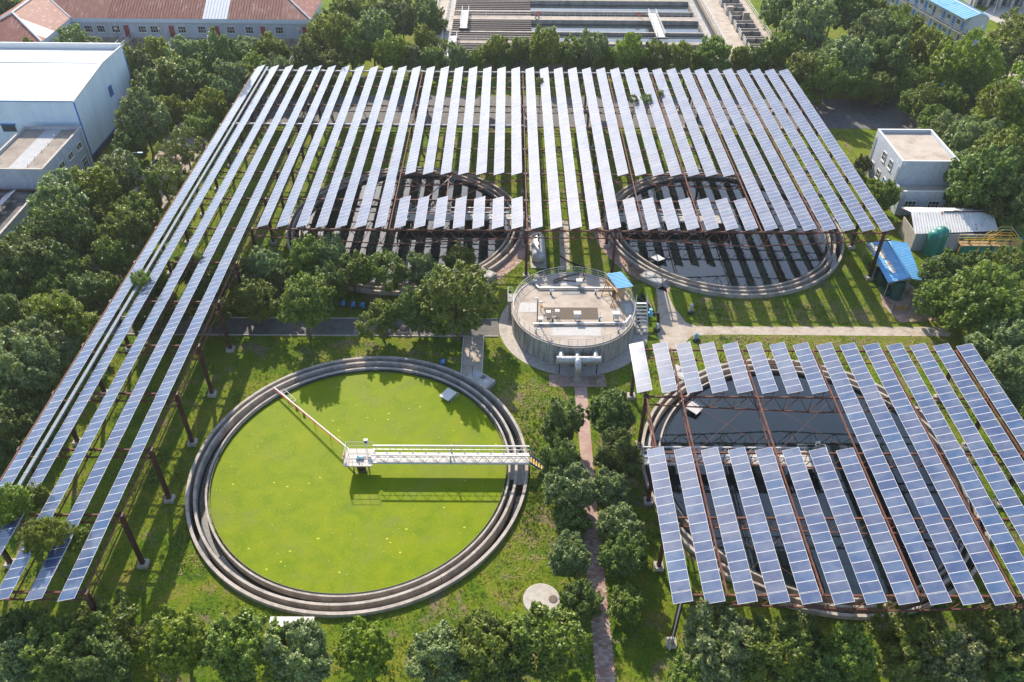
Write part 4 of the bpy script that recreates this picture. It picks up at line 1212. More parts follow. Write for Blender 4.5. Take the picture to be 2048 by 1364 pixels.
for y in (wy0 - .03, wy1 + .03): MB().box(wx - .06, wx + .09, y - .12, y + .12, 1.1, wz).build('corner_trim', M['trimblue'], wh)
MB().box(WX0, wx + .04, wy0 - .22, wy0 - .06, wz - .14, wz + .03).build('eave_trim', M['trimblue'], wh)
MB().box(wx + .055, wx + .09, wy0 + .1, wy1 - .1, 1.12, 1.32).build('base_trim', M['trimblue'], wh)
window(wh, P(217.5, 187, 7.0) and (wx + .03, 142.4, 7.2), (0, 1, 0), (1, 0, 0), 1.4, 1.7, 1, 5, 'trimblue', 'grate')
MB().box(wx + .04, wx + 2.2, 144.0, 151.0, 4.45, 4.75).build('canopy', M['trimblue'], wh)
MB().box(wx + .1, wx + 2.16, 144.05, 150.95, 4.752, 4.78).build('canopy_roof', M['roofc'], wh)
MB().box(wx + .031, wx + .09, 145.2, 149.6, .02, 4.2).build('roller_door', M['wallgrey'], wh)
for y in (145.05, 149.75): MB().box(wx + .03, wx + .14, y - .15, y + .15, .02, 4.4).build('door_trim', M['trimblue'], wh)
MB().box(-84.6, -82.3, wy0 - .05, wy0 - .01, 5.5, 6.8).build('vent_opening', M['plinth'], wh)
MB().box(-84.8, -82.1, wy0 - .3, wy0 - .055, 6.8, 6.95).build('vent_hood', M['trimblue'], wh)

# grey flat-roofed block beside it
gx1, gx0, gy0, gy1, gz = -70.2, -79.6, 112.5, 127.2, 7.4
gb = thing('flat_roof_building', 'grey rendered block with brown flat roof beside the white warehouse', 'building', (gx1, gy0, 0))
MB().box(gx0, gx1, gy0, gy1, -.05, gz - .55).build('wall', M['wallgrey'], gb)
MB().box(gx0 + .3, gx1 - .3, gy0 + .3, gy1 - .3, gz - .549, gz - .4).build('roof', M['roofshaded'], gb)
MB().box(gx0 + 3.6, gx0 + 6.2, gy0 + .35, gy1 - .35, gz - .398, gz - .385).build('roof_strip', M['roofpatch'], gb)
for a in ((gx0, gx1, gy0, gy0 + .3), (gx0, gx1, gy1 - .3, gy1), (gx0, gx0 + .3, gy0 + .302, gy1 - .302), (gx1 - .3, gx1, gy0 + .302, gy1 - .302)):
    MB().box(*a, gz - .55, gz).build('parapet', M['wallgrey'], gb)
    MB().box(a[0] - .03, a[1] + .03, a[2] + .002 - .03 * (a[1] - a[0] > 1), a[3] - .002 + .03 * (a[1] - a[0] > 1), gz, gz + .06).build('coping', M['conc'], gb)
for i in range(4):
    y = gy0 + 2.0 + i * 3.3
    window(gb, (gx1, y, 5.3), (0, 1, 0), (1, 0, 0), 1.8, 1.05, 2, 1)
    window(gb, (gx1, y + .2, 2.1), (0, 1, 0), (1, 0, 0), 1.9, 2.2, 3, 3)
for y in (gy0 + .5, gy0 + 6.9, gy1 - .6): pipe_down(gb, gx1 + .12, y, 0, gz - .5)
for i in range(5):
    MB().tube((gx0 + 6.3, gy0 + 1.8 + i * 2.4, gz - .39), (gx0 + 6.3, gy0 + 1.8 + i * 2.4, gz + .1), .05, 6).build('roof_vent', M['galv'], gb)
# low block in front of it, with small solar tables on the roof
lx1, lx0, ly0, ly1, lz = -71.4, -92, 92.0, 112.4, 4.3
lb = thing('low_building', 'low pale annex with dark flat roof below the grey block', 'building', (lx1, ly0, 0))
MB().box(lx0, lx1, ly0, ly1, -.05, lz - .6).build('wall', M['wallgrey'], lb)
MB().box(lx0 + .3, lx1 - .3, ly0 + .3, ly1 - .1, lz - .599, lz - .45).build('roof', M['roofdark'], lb)
MB().box(lx1 - .3, lx1, ly0, ly1, lz - .6, lz).build('parapet', M['wallgrey'], lb)
MB().box(lx1 - .33, lx1 + .03, ly0, ly1, lz, lz + .06).build('coping', M['conc'], lb)
for i in range(5): window(lb, (lx1, ly1 - 3.0 - i * 4.0, 2.3), (0, 1, 0), (1, 0, 0), 1.9, 1.5, 3, 1)
MB().tube((lx0, ly1 - .5, lz - .15), (lx1 - .5, ly1 - .5, lz - .15), .16, 10).build('roof_pipe', M['darkrust'], lb)
pipe_down(lb, lx1 + .1, ly1 - .35, 0, lz)
for i in range(4):
    x = -75.2 - i * 2.7
    t = thing('roof_solar_row', f'small solar row standing on the dark annex roof, {ordn(i)} from its parapet', 'solar panels', (x, 95.0, lz - .45), 0, 'solar rows on the annex roof')
    for q in range(15): inst('solar_module', MODULE, t, (0, q * 1.0, 1.0), (0, -TILT * 1.3, 0))
    for q in range(5):
        for dx, hh in ((.3, 1.02), (1.2, 1.4)):
            MB().box(dx - .04, dx + .04, 1 + q * 3.2 - .04, 1 + q * 3.2 + .04, .3, hh).build('leg', M['rust'], t, False)
            MB().box(dx - .3, dx + .3, 1 + q * 3.2 - .25, 1 + q * 3.2 + .25, .005, .3).build('ballast_block', M['conc'], t, False)

# two-storey pale house on the right
hz = 7.9
hx0, hx1, hy0, hy1 = 61.0, 69.9, 116.2, 127.5
hb = thing('two_storey_house', 'pale blue-grey flat-roofed two-storey house among trees', 'building', (hx0, hy0, 0))
MB().box(hx0, hx1, hy0, hy1, -.05, hz - .6).build('wall', M['wallblue'], hb)
MB().box(hx0 + .25, hx1 - .25, hy0 + .25, hy1 - .25, hz - .599, hz - .5).build('roof', M['roofc'], hb)
for a in ((hx0, hx1, hy0, hy0 + .25), (hx0, hx1, hy1 - .25, hy1), (hx0, hx0 + .25, hy0 + .252, hy1 - .252), (hx1 - .25, hx1, hy0 + .252, hy1 - .252)):
    MB().box(*a, hz - .6, hz).build('parapet', M['wallblue'], hb)
    s = .03 if a[1] - a[0] > 1 else 0
    MB().box(a[0] - .03, a[1] + .03, a[2] + .002 - s, a[3] - .002 + s, hz, hz + .07).build('coping', M['winframe'], hb)
az, ay0 = 4.2, 113.4
MB().box(hx0 + .05, hx1 - .3, ay0, hy0 - .005, -.05, az - .5).build('annex_wall', M['wallblue'], hb)
MB().box(hx0 + .3, hx1 - .55, ay0 + .25, hy0 - .02, az - .499, az - .4).build('annex_roof', M['roofc'], hb)
MB().box(hx0 + .05, hx1 - .3, ay0, ay0 + .25, az - .5, az).build('annex_parapet', M['wallblue'], hb)
MB().box(hx0 + .05, hx0 + .3, ay0 + .252, hy0 - .005, az - .5, az).build('annex_parapet', M['wallblue'], hb)
MB().box(hx0 + .02, hx1 - .27, ay0 - .03, ay0 + .28, az, az + .06).build('coping', M['winframe'], hb)
for (y, z) in ((122.4, 5.6), (119.6, 5.6), (125.6, 2.3), (122.6, 2.3), (119.8, 2.3)):
    window(hb, (hx0, y, z), (0, 1, 0), (-1, 0, 0), 1.25, 1.5, 2, 2)
for x in (hx0 + 1.9, hx0 + 5.6): window(hb, (x, ay0, 1.9), (1, 0, 0), (0, -1, 0), 1.8, 1.4, 3, 2)
pipe_down(hb, hx0 - .12, hy1 - .5, 0, hz - 1); pipe_down(hb, hx0 - .12, hy0 + .5, 0, hz - 1); pipe_down(hb, hx0 + .8, ay0 - .12, 0, az - .6); pipe_down(hb, hx1 - 1.2, ay0 - .12, 0, az - .6)
MB().box(hx0 + .1, hx0 + .5, hy0 - .25, hy0 - .005, hz - .5, hz - .15).build('rain_head', M['winframe'], hb)
lm = MB().pipe([(hx0 - .02, 117.6, 3.6), (hx0 - .5, 117.6, 4.0), (hx0 - .9, 117.6, 3.9)], .05, 6).obox((hx0 - 1.05, 117.6, 3.85), (1, 0, 0), (0, 1, 0), (0, 0, 1), .4, .25, .14)
lm.build('wall_lamp', M['ltblue'], hb)

# long L-shaped building with rusty roof
ez = 5.2
LX0, LX1, LY0 = -97.4, -44.3, 186.9
lg = thing('long_hall', 'long pale hall with a rusty red corrugated hip roof', 'building', (LX0, LY0, 0))
MB().box(LX0, LX1, LY0, LY0 + 13, .9, ez - .9).build('wall', M['wallblue'], lg)
MB().box(LX0 - .05, LX1 + .1, LY0 - .12, LY0 + 13.1, -1.2, .9).build('plinth', M['basin'], lg)
MB().box(LX0 + .3, LX1 + .35, LY0 - .45, LY0 + 13.4, ez - .9, ez - .02).build('fascia', M['bandblue'], lg)
rz, ryy = 8.6, LY0 + 6.5
def sheetpart(nm, a, b, c, d, n, mat, par): MB().sheet(a, b, c, d, n, .06).build(nm, M[mat], par)
MB().face([(LX0 + .4, LY0 - .5, ez), (LX0 + 8, LY0 - .5, ez), (LX0 + 8, ryy, rz), (wxm_ := LX0 - 7.8, ryy, rz)]).build('roof_sheet', M['rustroof'], lg)
xs = [(LX0 + 8.02, -67.9, 'rustroof'), (-67.9, -62.4, 'whroof'), (-62.4, LX1 + .4 - 6.9, 'rustroof')]
for a, b, m in xs:
    sheetpart('roof_sheet', (a, LY0 - .5, ez), (b - .02, LY0 - .5, ez), (b - .02, ryy, rz), (a, ryy, rz), max(4, int((b - a) * 1.6)), m, lg)
e1 = LX1 + .4
MB().face([(e1 - 6.9, LY0 - .5, ez), (e1, LY0 - .5, ez), (e1 - 6.9, ryy, rz)]).build('roof_sheet', M['rustroof'], lg)
MB().face([(e1, LY0 - .5, ez), (e1, LY0 + 13.5, ez), (e1 - 6.9, ryy, rz)]).build('hip_sheet', M['rustroof'], lg)
MB().face([(LX0, LY0 + 13.5, ez), (LX0, ryy, rz), (e1 - 6.9, ryy, rz), (e1, LY0 + 13.5, ez)]).build('back_roof', M['rustroof'], lg)
MB().tube((e1, LY0 - .5, ez + .05), (e1 - 6.9, ryy, rz + .05), .16, 6).build('hip_cap', M['whroof'], lg)
# wing
wy = 172.2; wx1 = LX0; wx0 = LX0 - 15.6; wxm = (wx0 + wx1) / 2
MB().box(wx0, wx1, wy, LY0 + 13, -.05, ez - .9).build('wing_wall', M['wallblue'], lg)
MB().box(wx0 - .4, wx1 + .4, wy - .4, LY0 + 8, ez - .9, ez - .01).build('wing_fascia', M['bandblue'], lg)
W1 = wx1 + .45; W0 = wx0 - .45; S0 = wy - .45; apex = Vector((wxm, wy + 7.3, rz)); N0 = LY0 + 8
def wpt(y, up): return (W1 + (wxm - W1) * up, y, ez + (rz - ez) * up)
y_a = S0
ybs = [(S0 + 2.2, S0 + 6.2, 'whroof'), (S0 + 6.2, LY0 - .4, 'rustroof')]
def wp(u_, y): return (W1 + (wxm - W1) * u_, y, ez + (rz - ez) * u_)
MB().face([wp(0, S0), wp(0, S0 + 2.2), wp(2.2 / 7.5, S0 + 2.2)]).build('roof_sheet', M['rustroof'], lg)
MB().face([wp(0, S0 + 2.22), wp(0, S0 + 6.2), wp(6.2 / 7.5, S0 + 6.2), wp(2.22 / 7.5, S0 + 2.22)]).build('roof_sheet', M['whroof'], lg)
MB().face([wp(0, S0 + 6.22), wp(0, LY0 - .5), wp(1, LY0 + 6.4), wp(1, S0 + 7.5), wp(6.22 / 7.5, S0 + 6.22)]).build('roof_sheet', M['rustroof'], lg)
MB().face([(W0, S0, ez), (W1, S0, ez), (wxm, S0 + 7.5, rz)]).build('hip_sheet', M['rustroof'], lg)
MB().face([(W0, S0, ez), (wxm, S0 + 7.5, rz), (wxm, N0, rz), (W0, N0, ez)]).build('roof_sheet', M['rustroof'], lg)
for a, b in (((W1, S0, ez), (wxm, S0 + 7.5, rz)), ((W0, S0, ez), (wxm, S0 + 7.5, rz)), ((wxm, S0 + 7.5, rz), (wxm, N0, rz)), ((LX0 + .4, LY0 - .5, ez), (wxm, LY0 + 6.4, rz))):
    MB().tube(Vector(a) + Vector((0, 0, .06)), Vector(b) + Vector((0, 0, .06)), .2, 6).build('hip_cap', M['whroof'], lg)
pxw = [180, 205, 235, 288, 312, 367.5, 407.5, 465, 502.5, 562]
for x in pxw:
    c = P(x, 51.5, 3.0); window(lg, (c.x, LY0, 2.7), (1, 0, 0), (0, -1, 0), 1.75, 1.5, 3, 2)
DOORS = [159.5, 257, 347.5, 438, 530, 614]
for x in DOORS:
    X = P(x, 60, 2.2).x
    MB().box(X - .55, X + .55, LY0 - .1, LY0 - .01, .92, 3.5).build('door', M['doorred'], lg)
for x in (222, 328, 430, 535): pipe_down(lg, P(x, 60, 2.5).x, LY0 - .15, .9, ez - 1)
pipe_down(lg, wx1 + .12, wy + .5, 0, ez - 1)
for y in (175.5, 181.0):
    MB().pipe([(wx1 + .02, y, 3.4), (wx1 + .5, y, 3.8), (wx1 + .9, y, 3.7)], .06, 6).obox((wx1 + 1.05, y, 3.6), (1, 0, 0), (0, 1, 0), (0, 0, 1), .4, .35, .3).build('wall_lamp', M['dkgreen'], lg)
# pond in front with bridges
a, b, c, d = POND
pb = MB()
for q in ((a, b, d - .25, d), (a, b, c, c + .25), (a, a + .25, c + .252, d - .252), (b - .25, b, c + .252, d - .252)): pb.box(*q, -2.2, .25)
tag(pb.build('basin_wall', M['basin']), 'concrete rim of the sunken basin below the long hall', 'basin wall', kind='structure')
tag(MB().face([(a, c, -1.0), (b, c, -1.0), (b, d, -1.0), (a, d, -1.0)]).build('water', M['water']), 'dark water in the sunken basin below the long hall', kind='structure')
for i, x in enumerate(DOORS):
    X = P(x, 60, 2.2).x + .3
    g = thing('footbridge', f'railed footbridge to a red hall door, {ordn(i)} from the rusty-roofed wing', 'footbridge', (X, LY0 - 9.5, 0), 0, 'footbridges to the long hall')
    MB().box(-.75, .75, -10.5, 9.2, .62, .9).build('deck', M['conc'], g, False)
    for yy in (-8, -2, 4): MB().box(-.6, .6, yy - .2, yy + .2, -1.8, .62).build('pier', M['basin'], g, False)
    for s in (-1, 1):
        mb = MB(); railing_run(mb, [(s * .7, -10.5 + 2.4 * k, .9) for k in range(9)], 1.05, .045, (.5,))
        mb.build('guard_rail', M['white'], g, False)
    for s in (-1, 1):
        mb = MB(); railing_run(mb, [(s * 1.0, 8.0, .9), (s * 1.0, 9.0, .9)], 1.2, .05, (.3, .6)); mb.build('door_rail', M['galv'], g, False)
def globe_lamp(x, y, z, label, group):
    t = thing('globe_lamp', label, 'lamp', (x, y, z), 0, group)
    MB().tube((0, 0, 0), (0, 0, 3.0), .06, 6).build('post', M['iron'], t, False)
    MB().lathe((0, 0, 3.0), [(.1, 0), (.27, .12), (.3, .3), (.22, .48), (.05, .56)], 12).build('globe', M['lampglobe'], t, False, smooth=True)
for i, x in enumerate((236, 322, 423, 600)):
    q = P(x, 80, .9); globe_lamp(q.x, q.y + 0.5, -.02, f'short post lamp with round globe before the long hall, {ordn(i)} from its rusty wing', 'globe lamps at the long hall')

# right side sheds
z0 = 3.3
A = P(1733, 487, 3.0); B = P(1775, 480, 3.5); Cc = P(1815, 486, 3.1); D = P(1844, 560, 3.1); E_ = P(1818, 556, 3.5); F = P(1776, 565, 3.0)
sb = thing('blue_roof_shelter', 'open shelter with faded blue corrugated roof over green tubs', 'shelter', ((A.x + D.x) / 2, (A.y + D.y) / 2, 0))
A, B, Cc, D, E_, F = [Vector(v) for v in (A, B, Cc, D, E_, F)]
MB().sheet(F, A, B, E_, 22, .05).build('roof_slope', M['bluesheet'], sb)
MB().sheet(D, Cc, B, E_, 22, .05).build('roof_slope', M['bluesheet'], sb)
s0, s1 = .12, .42
up = Vector((0, 0, .075))
for f0, f1, s0, s1 in ((.55, .9, .3, .55), (.18, .5, .35, .6), (.72, .98, .05, .28)):
    q = [F.lerp(A, f).lerp(E_.lerp(B, f), s) + up for f, s in ((f0, s0), (f1, s0), (f1, s1), (f0, s1))]
    MB().sheet(q[0], q[1], q[2], q[3], 6, .03).build('bleached_sheet', M['bluerusty'], sb)
MB().tube(B + Vector((0, 0, .06)), E_ + Vector((0, 0, .06)), .14, 6).build('ridge_cap', M['ltblue'], sb)
for q in (A, F, D, Cc, A.lerp(F, .5), E_):
    MB().tube((q.x + .1, q.y, 0), (q.x + .1, q.y, q.z - .05), .06, 6).build('post', M['galv'], sb)
for q0, q1 in ((F, E_), (E_, D), (A, B), (B, Cc)): MB().tube(q0 - Vector((0, 0, .15)), q1 - Vector((0, 0, .15)), .05, 5).build('rafter', M['galv'], sb)
def tub(px, py, h, w, label):
    b = P(px, py, 0)
    t = thing('green_tub', label, 'tub', (b.x, b.y, 0))
    mb = MB()
    for s in (-1, 1):
        mb.box(s * w / 2 - .04, s * w / 2 + .04, -w / 2, w / 2, 0, h); mb.box(-w / 2 + .042, w / 2 - .042, s * w / 2 - .04, s * w / 2 + .04, 0, h)
    mb.box(-w / 2 + .04, w / 2 - .04, -w / 2 + .04, w / 2 - .04, .02, .1)
    mb.build('body', M['dkgreen'], t, False)
    for k in range(3): 
        z = h * (.3 + .3 * k)
        MB().box(-w / 2 - .05, w / 2 + .05, -w / 2 - .05, -w / 2 - .042, z, z + .06).build('rib', M['dkgreen'], t, False)
tub(1750, 553, 1.3, 1.2, 'open dark green tub at the grass edge of the blue shelter'); tub(1764, 568, 1.5, 1.2, 'dark green tub in the middle of the row under the blue shelter'); tub(1771, 588, 1.1, 1.2, 'low dark green tub next to the brick paving')
b = P(1790, 596, 0)
gc = thing('green_cylinder_tank', 'tall ribbed dark green plastic tank at the end of the blue shelter', 'tank', (b.x, b.y, 0))
MB().lathe((0, 0, 0), [(.72, 0), (.72, 2.6), (.6, 2.72)], 24).build('body', M['dkgreen'], gc, False)
for k in range(7): MB().lathe((0, 0, .2 + k * .33), [(.72, 0), (.76, .04), (.76, .1), (.72, .14)], 24).build('rib', M['dkgreen'], gc, False)
b = P(1800, 622, 0)
bd = thing('notice_board', 'low weathered wooden board standing on the brick paving', 'board', (b.x, b.y, 0))
MB().box(-.9, .9, -.03, .03, .15, .95).build('panel', M['wood'], bd, False)
for s in (-1, 1): MB().box(s * .95 - .04, s * .95 + .04, -.05, .05, 0, 1.1).build('leg', M['iron'], bd, False)

# old white sheet shed
a1 = P(1800, 414, 3.3); a2 = P(1822, 424, 4.2); a3 = P(1985, 424, 4.2); a4 = P(1963, 417, 3.3); a5 = P(1829, 468, 3.0); a6 = P(1997, 462, 3.0)
ws = thing('rusty_shed', 'old shed with rust-spotted white corrugated roof', 'shed', ((a5.x + a6.x) / 2, a5.y, 0))
MB().sheet(a5, a6, a3, a2, 30, .06).build('roof_slope', M['oldwhite'], ws)
MB().sheet(a1, a4, a3, a2, 30, .06).build('roof_slope', M['oldwhite'], ws)
MB().tube(a2.lerp(a3, .4) + Vector((0, 0, .06)), a3 + Vector((0, 0, .06)), .12, 6).build('ridge_cap', M['darkrust'], ws)
MB().box(a5.x + .4, a6.x - .3, a5.y + .25, a5.y + .4, 0, 2.85).build('front_wall', M['wallgrey'], ws)
MB().box(a5.x + .4, a5.x + .55, a5.y + .4, a2.y + 1, 0, 2.8).build('side_wall', M['conc'], ws)
for q in (a1, a2): MB().tube((q.x + .2, q.y, 0), (q.x + .2, q.y, q.z - .1), .07, 6).build('post', M['orange'], ws)
for k in range(2):
    b = P(1858 + 12 * k, 506 - 6 * k, 0)
    t = thing('pressure_tank', ['tall teal cylindrical vessel with domed pale top', 'second teal vessel standing behind the domed one'][k], 'tank', (b.x, b.y, 0))
    MB().lathe((0, 0, 0), [(1.0, .0), (1.0, 3.2), (.85, 3.6), (.5, 3.85), (.1, 3.92)], 28).build('shell', M['teal'], t, False, smooth=True)
    MB().tube((0, 0, 3.9), (0, 0, 4.15), .14, 8).build('nozzle', M['galv'], t, False)
    MB().pipe([(.95, 0, 3.2), (1.2, 0, 3.5), (1.2, 0, 0)], .06, 6).build('side_pipe', M['galv'], t, False)
# teal containers with yellow railing walkway
b0 = P(1930, 520, 0)
for k, (x0p, x1p) in enumerate(((1916, 1976), (1982, 2034))):
    c0 = P(x0p, 505, 0); c1 = P(x1p, 505, 0)
    t = thing('treatment_container', ['open teal steel treatment box nearest the domed vessels', 'open teal steel treatment box under the yellow stair rails'][k], 'container', ((c0.x + c1.x) / 2, c0.y, 0))
    w = c1.x - c0.x; h = 2.6; dd = 3.0
    for s in (-1, 1):
        MB().box(s * w / 2 - .06, s * w / 2 + .06, 0, dd, 0, h).build('side_wall', M['teal'], t, False)
    for yy in (.06, dd - .06): MB().box(-w / 2 + .062, w / 2 - .062, yy - .06, yy + .06, 0, h).build('end_wall', M['teal'], t, False)
    MB().face([(-w / 2 + .06, .1, h - .7), (w / 2 - .06, .1, h - .7), (w / 2 - .06, dd - .1, h - .7), (-w / 2 + .06, dd - .1, h - .7)]).build('liquid', M['water2'], t, False)
c0 = P(1920, 488, 2.7); c1 = P(2036, 488, 2.7)
yw = thing('yellow_walkway', 'rusty walkway with bright yellow guard rails above the teal boxes', 'walkway', ((c0.x + c1.x) / 2, c0.y, 0))
MB().box(c0.x, c1.x, c0.y - .5, c0.y + .8, 2.64, 2.72).build('deck', M['wood'], yw)
for yy in (c0.y - .5, c0.y + .8):
    mb = MB(); railing_run(mb, [(c0.x + (c1.x - c0.x) * k / 7, yy, 2.72) for k in range(8)], 1.05, .045, (.5,)); mb.build('guard_rail', M['yellow'], yw)
for yy in (c0.y + 1.2, c0.y + 2.0):
    for hh in (.0, .5, 1.0):
        MB().pipe([(c1.x - 4, yy, 2.2 + hh), (c1.x - 2.2, yy, 3.4 + hh), (c1.x - .7, yy, 3.4 + hh), (c1.x + .3, yy - .8, 2.4 + hh), (c1.x + .3, yy - 2.2, 0.6 + hh)], .045, 5).build('stair_rail', M['yellow'], yw)
for q in (.15, .5, .85): MB().tube((c0.x + (c1.x - c0.x) * q, c0.y + .1, 2.72), (c0.x + (c1.x - c0.x) * q, c0.y + .1, 3.4), .14, 8).build('gear_motor', M['iron'], yw)
for q in (.02, .35, .65, .98): MB().box(c0.x + (c1.x - c0.x) * q - .06, c0.x + (c1.x - c0.x) * q + .06, c0.y - .1, c0.y + .02, 0, 2.64).build('leg', M['orange'], yw)

# blue-roofed gallery block
g0 = P(1932, 37, 6.4); g1 = P(1863, 0, 6.4); g2 = P(1981, 31, 6.4)
u = Vector((g1.x - g0.x, g1.y - g0.y, 0)).normalized(); n = Vector((g2.x - g0.x, g2.y - g0.y, 0)); W = n.length; n.normalize()
n = (n - u * n.dot(u)).normalized(); W = 6.0
LEN = 62.0
db = thing('gallery_block', 'two-storey white portable block with blue doors and bright blue roof', 'building', (g0.x, g0.y, 0))
o = Vector((g0.x, g0.y, 0)); v = Vector((0, 0, 1))
def L_(a, b_, z): return o + u * a + n * b_ + v * z
MB().obox(L_(LEN / 2, W / 2 + .6, 3.15), u, n, v, LEN, W - 1.2, 6.3).build('wall', M['wallblue'], db)
MB().sheet(L_(-.4, -.5, 6.35), L_(LEN + .4, -.5, 6.35), L_(LEN + .4, W / 2, 7.4), L_(-.4, W / 2, 7.4), 70, .06).build('roof_slope', M['bluesheet'], db)
MB().sheet(L_(-.4, W + .5, 6.35), L_(LEN + .4, W + .5, 6.35), L_(LEN + .4, W / 2, 7.4), L_(-.4, W / 2, 7.4), 70, .06).build('roof_slope', M['bluesheet'], db)
MB().face([L_(-.01, 1.2, 6.3), L_(-.01, W, 6.3), L_(-.01, W / 2, 7.35)]).build('gable', M['wallblue'], db)
MB().obox(L_(0 - .35, W / 2, 7.45), u, n, v, .1, .1, .1).build('finial', M['white'], db)
MB().obox(L_(LEN / 2, W / 2, 7.46), u, n, v, LEN + .8, .35, .06).build('ridge_cap', M['whroof'], db)
for z in (3.0,):
    MB().obox(L_(LEN / 2, .55, z), u, n, v, LEN, 1.2, .14).build('gallery_floor', M['conc'], db)
    mb = MB(); railing_run(mb, [L_(LEN * k / 34, .02, z + .07) for k in range(35)], 1.0, .045, (.5,)); mb.build('gallery_rail', M['white'], db)
for k in range(16):
    MB().tube(L_(LEN * k / 15, .05, 0), L_(LEN * k / 15, .05, 6.3), .06, 5).build('post', M['galv'], db)
dm = M['trimblue']
for lev in (0, 1):
    for k in range(17):
        s = 1.6 + k * 3.6; z = 1.05 + 3.07 * lev
        if s > LEN - 2: continue
        MB().obox(L_(s, 1.17, z + .02), u, n, v, .95, .06, 2.1).build('door', dm if (k + lev * 3) % 6 else M['plinth'], db)
        window(db, L_(s + 1.75, 1.2, z + .45), u, -n, 1.35, 1.1, 2, 1, 'winframe', 'curtain' if (k * 7 + lev) % 3 == 0 else 'glass')
mb = MB()
for k in range(9): mb.obox(L_(-.6, 1.0 + k * .32, 3.0 - k * .33), u, n, v, 1.0, .3, .05)
st = thing('outside_stairs', 'dark steel outside stairs on the end of the blue-roofed block', 'stairs', tuple(L_(-.6, 2.5, 0)))
for k in range(9): MB().obox(L_(-.6, 1.0 + k * .32, 3.0 - k * .33), u, n, v, 1.0, .3, .05).build('tread', M['iron'], st)
for q in (-.1, -1.1):
    mb = MB(); mb.tube(L_(q, .9, 3.0), L_(q, 3.9, .1), .06, 5); mb.tube(L_(q, .9, 4.0), L_(q, 3.9, 1.1), .04, 5); mb.build('stair_rail', M['iron'], st)
# grey arcaded building in the far corner
q0 = P(1945, 14, 0); q1 = P(2130, 6, 0)
ab = thing('arcade_building', 'grey rendered building with square arcade columns and dark openings', 'building', (q0.x, q0.y, 0))
Lb = q1.x - q0.x
MB().box(q0.x, q0.x + Lb, q0.y + 1.5, q0.y + 16, 0, 7).build('wall', M['wallgrey'], ab)
for k in range(9):
    x = q0.x + .5 + k * 3.1
    MB().box(x - .4, x + .4, q0.y, q0.y + .8, 0, 4.2).build('pillar', M['conc'], ab)
    MB().box(x + .75, x + 2.3, q0.y + 1.42, q0.y + 1.495, .1, 3.6).build('opening', M['glass'], ab)
MB().box(q0.x, q0.x + Lb, q0.y - .1, q0.y + 1.48, 4.2, 5.2).build('lintel', M['conc'], ab)

# far aeration basins
BZ = 3.2
def BY(py, px=1200, z=BZ): return P(px, py, z).y
bx0, bx1 = P(869, 109, BZ).x, P(1478, 100, BZ).x
def bxat(px, py, z=BZ): return P(px, py, z).x
bs_ = thing('aeration_basin', 'large rectangular concrete basins with walkways and still water', 'basin', (0, BY(107), 0))
XL0 = P(905, 50, BZ).x; XR0 = P(1400, 50, BZ).x
ys = [BY(112), BY(85), BY(60), BY(36), BY(20), BY(0), BY(-22)]
yN, yF = ys[0] - .8, BY(-60)
MB().box(XL0 - 5.4, XL0, yN, yF, -.05, BZ).build('end_block', M['basin'], bs_)
MB().box(XL0 - 4.2, XL0 - 1.8, yN - .02, yF, BZ + .003, BZ + .02).build('walkway', M['deck'], bs_)
for x in (XL0 - 4.3, XL0 - 1.7):
    mb = MB(); n_ = 26
    railing_run(mb, [(x, yN + (yF - yN) * k / n_, BZ) for k in range(n_ + 1)], 1.1, .05, (.5,)); mb.build('guard_rail', M['white'], bs_)
walls = [(BY(112), .5, False), (BY(86), 1.6, True), (BY(62), .5, False), (BY(37), 2.6, True), (BY(20.5), .5, False), (BY(0), 1.6, True), (BY(-22), .5, False), (BY(-45), 1.5, False)]
XM = P(1063, 50, BZ).x
for (y, w, wk) in walls:
    MB().box(XL0, XR0, y - w / 2, y + w / 2, -.05, BZ - (0 if wk else .25)).build('wall', M['basin'], bs_)
    if wk:
        MB().box(XL0, XR0 - 1, y - w / 2 + .1, y + w / 2 - .1, BZ + .003, BZ + .03).build('walkway', M['deck'], bs_)
        mb = MB(); railing_run(mb, [(XL0 + (XR0 - XL0) * k / 30, y + w / 2 - .08, BZ) for k in range(31)], 1.0, .03, (.5,)); mb.build('guard_rail', M['galv'], bs_)
for (y0, w0, k0), (y1, w1, k1) in zip(walls[:-1], walls[1:]):
    a, b = y0 + w0 / 2, y1 - w1 / 2
    MB().face([(XL0, a, BZ - .9), (XR0, a, BZ - .9), (XR0, b, BZ - .9), (XL0, b, BZ - .9)]).build('water', M['water3'], bs_)
    n_ = max(2, int((b - a) / 1.15))
    for k in range(n_):
        y = a + (b - a) * (k + .5) / n_
        MB().tube((XL0, y, BZ - .42), (XM, y, BZ - .42), .36, 8).build('cover_tube', M['hose'], bs_)
MB().box(XR0, XR0 + 1.4, yN, yF, -.05, BZ - .1).build('cross_wall', M['basin'], bs_)
MB().face([(XR0 + 1.4, yN + .3, BZ - .9), (XR0 + 3, yN + .3, BZ - .9), (XR0 + 3, yF, BZ - .9), (XR0 + 1.4, yF, BZ - .9)]).build('water', M['water2'], bs_)
XP0, XP1 = XR0 + 3, P(1545, 80, BZ).x
MB().box(XP0, XP1, BY(118), yF, -.05, BZ).build('platform', M['deck'], bs_)
mb = MB(); railing_run(mb, [(XP0 + .2, yN + (yF - yN) * k / 26, BZ) for k in range(27)], 1.1, .05, (.5,)); mb.build('guard_rail', M['white'], bs_)
mb = MB(); railing_run(mb, [(XP1 - .2, BY(95) + (yF - BY(95)) * k / 24, BZ) for k in range(25)], 1.1, .05, (.5,)); mb.build('guard_rail', M['white'], bs_)
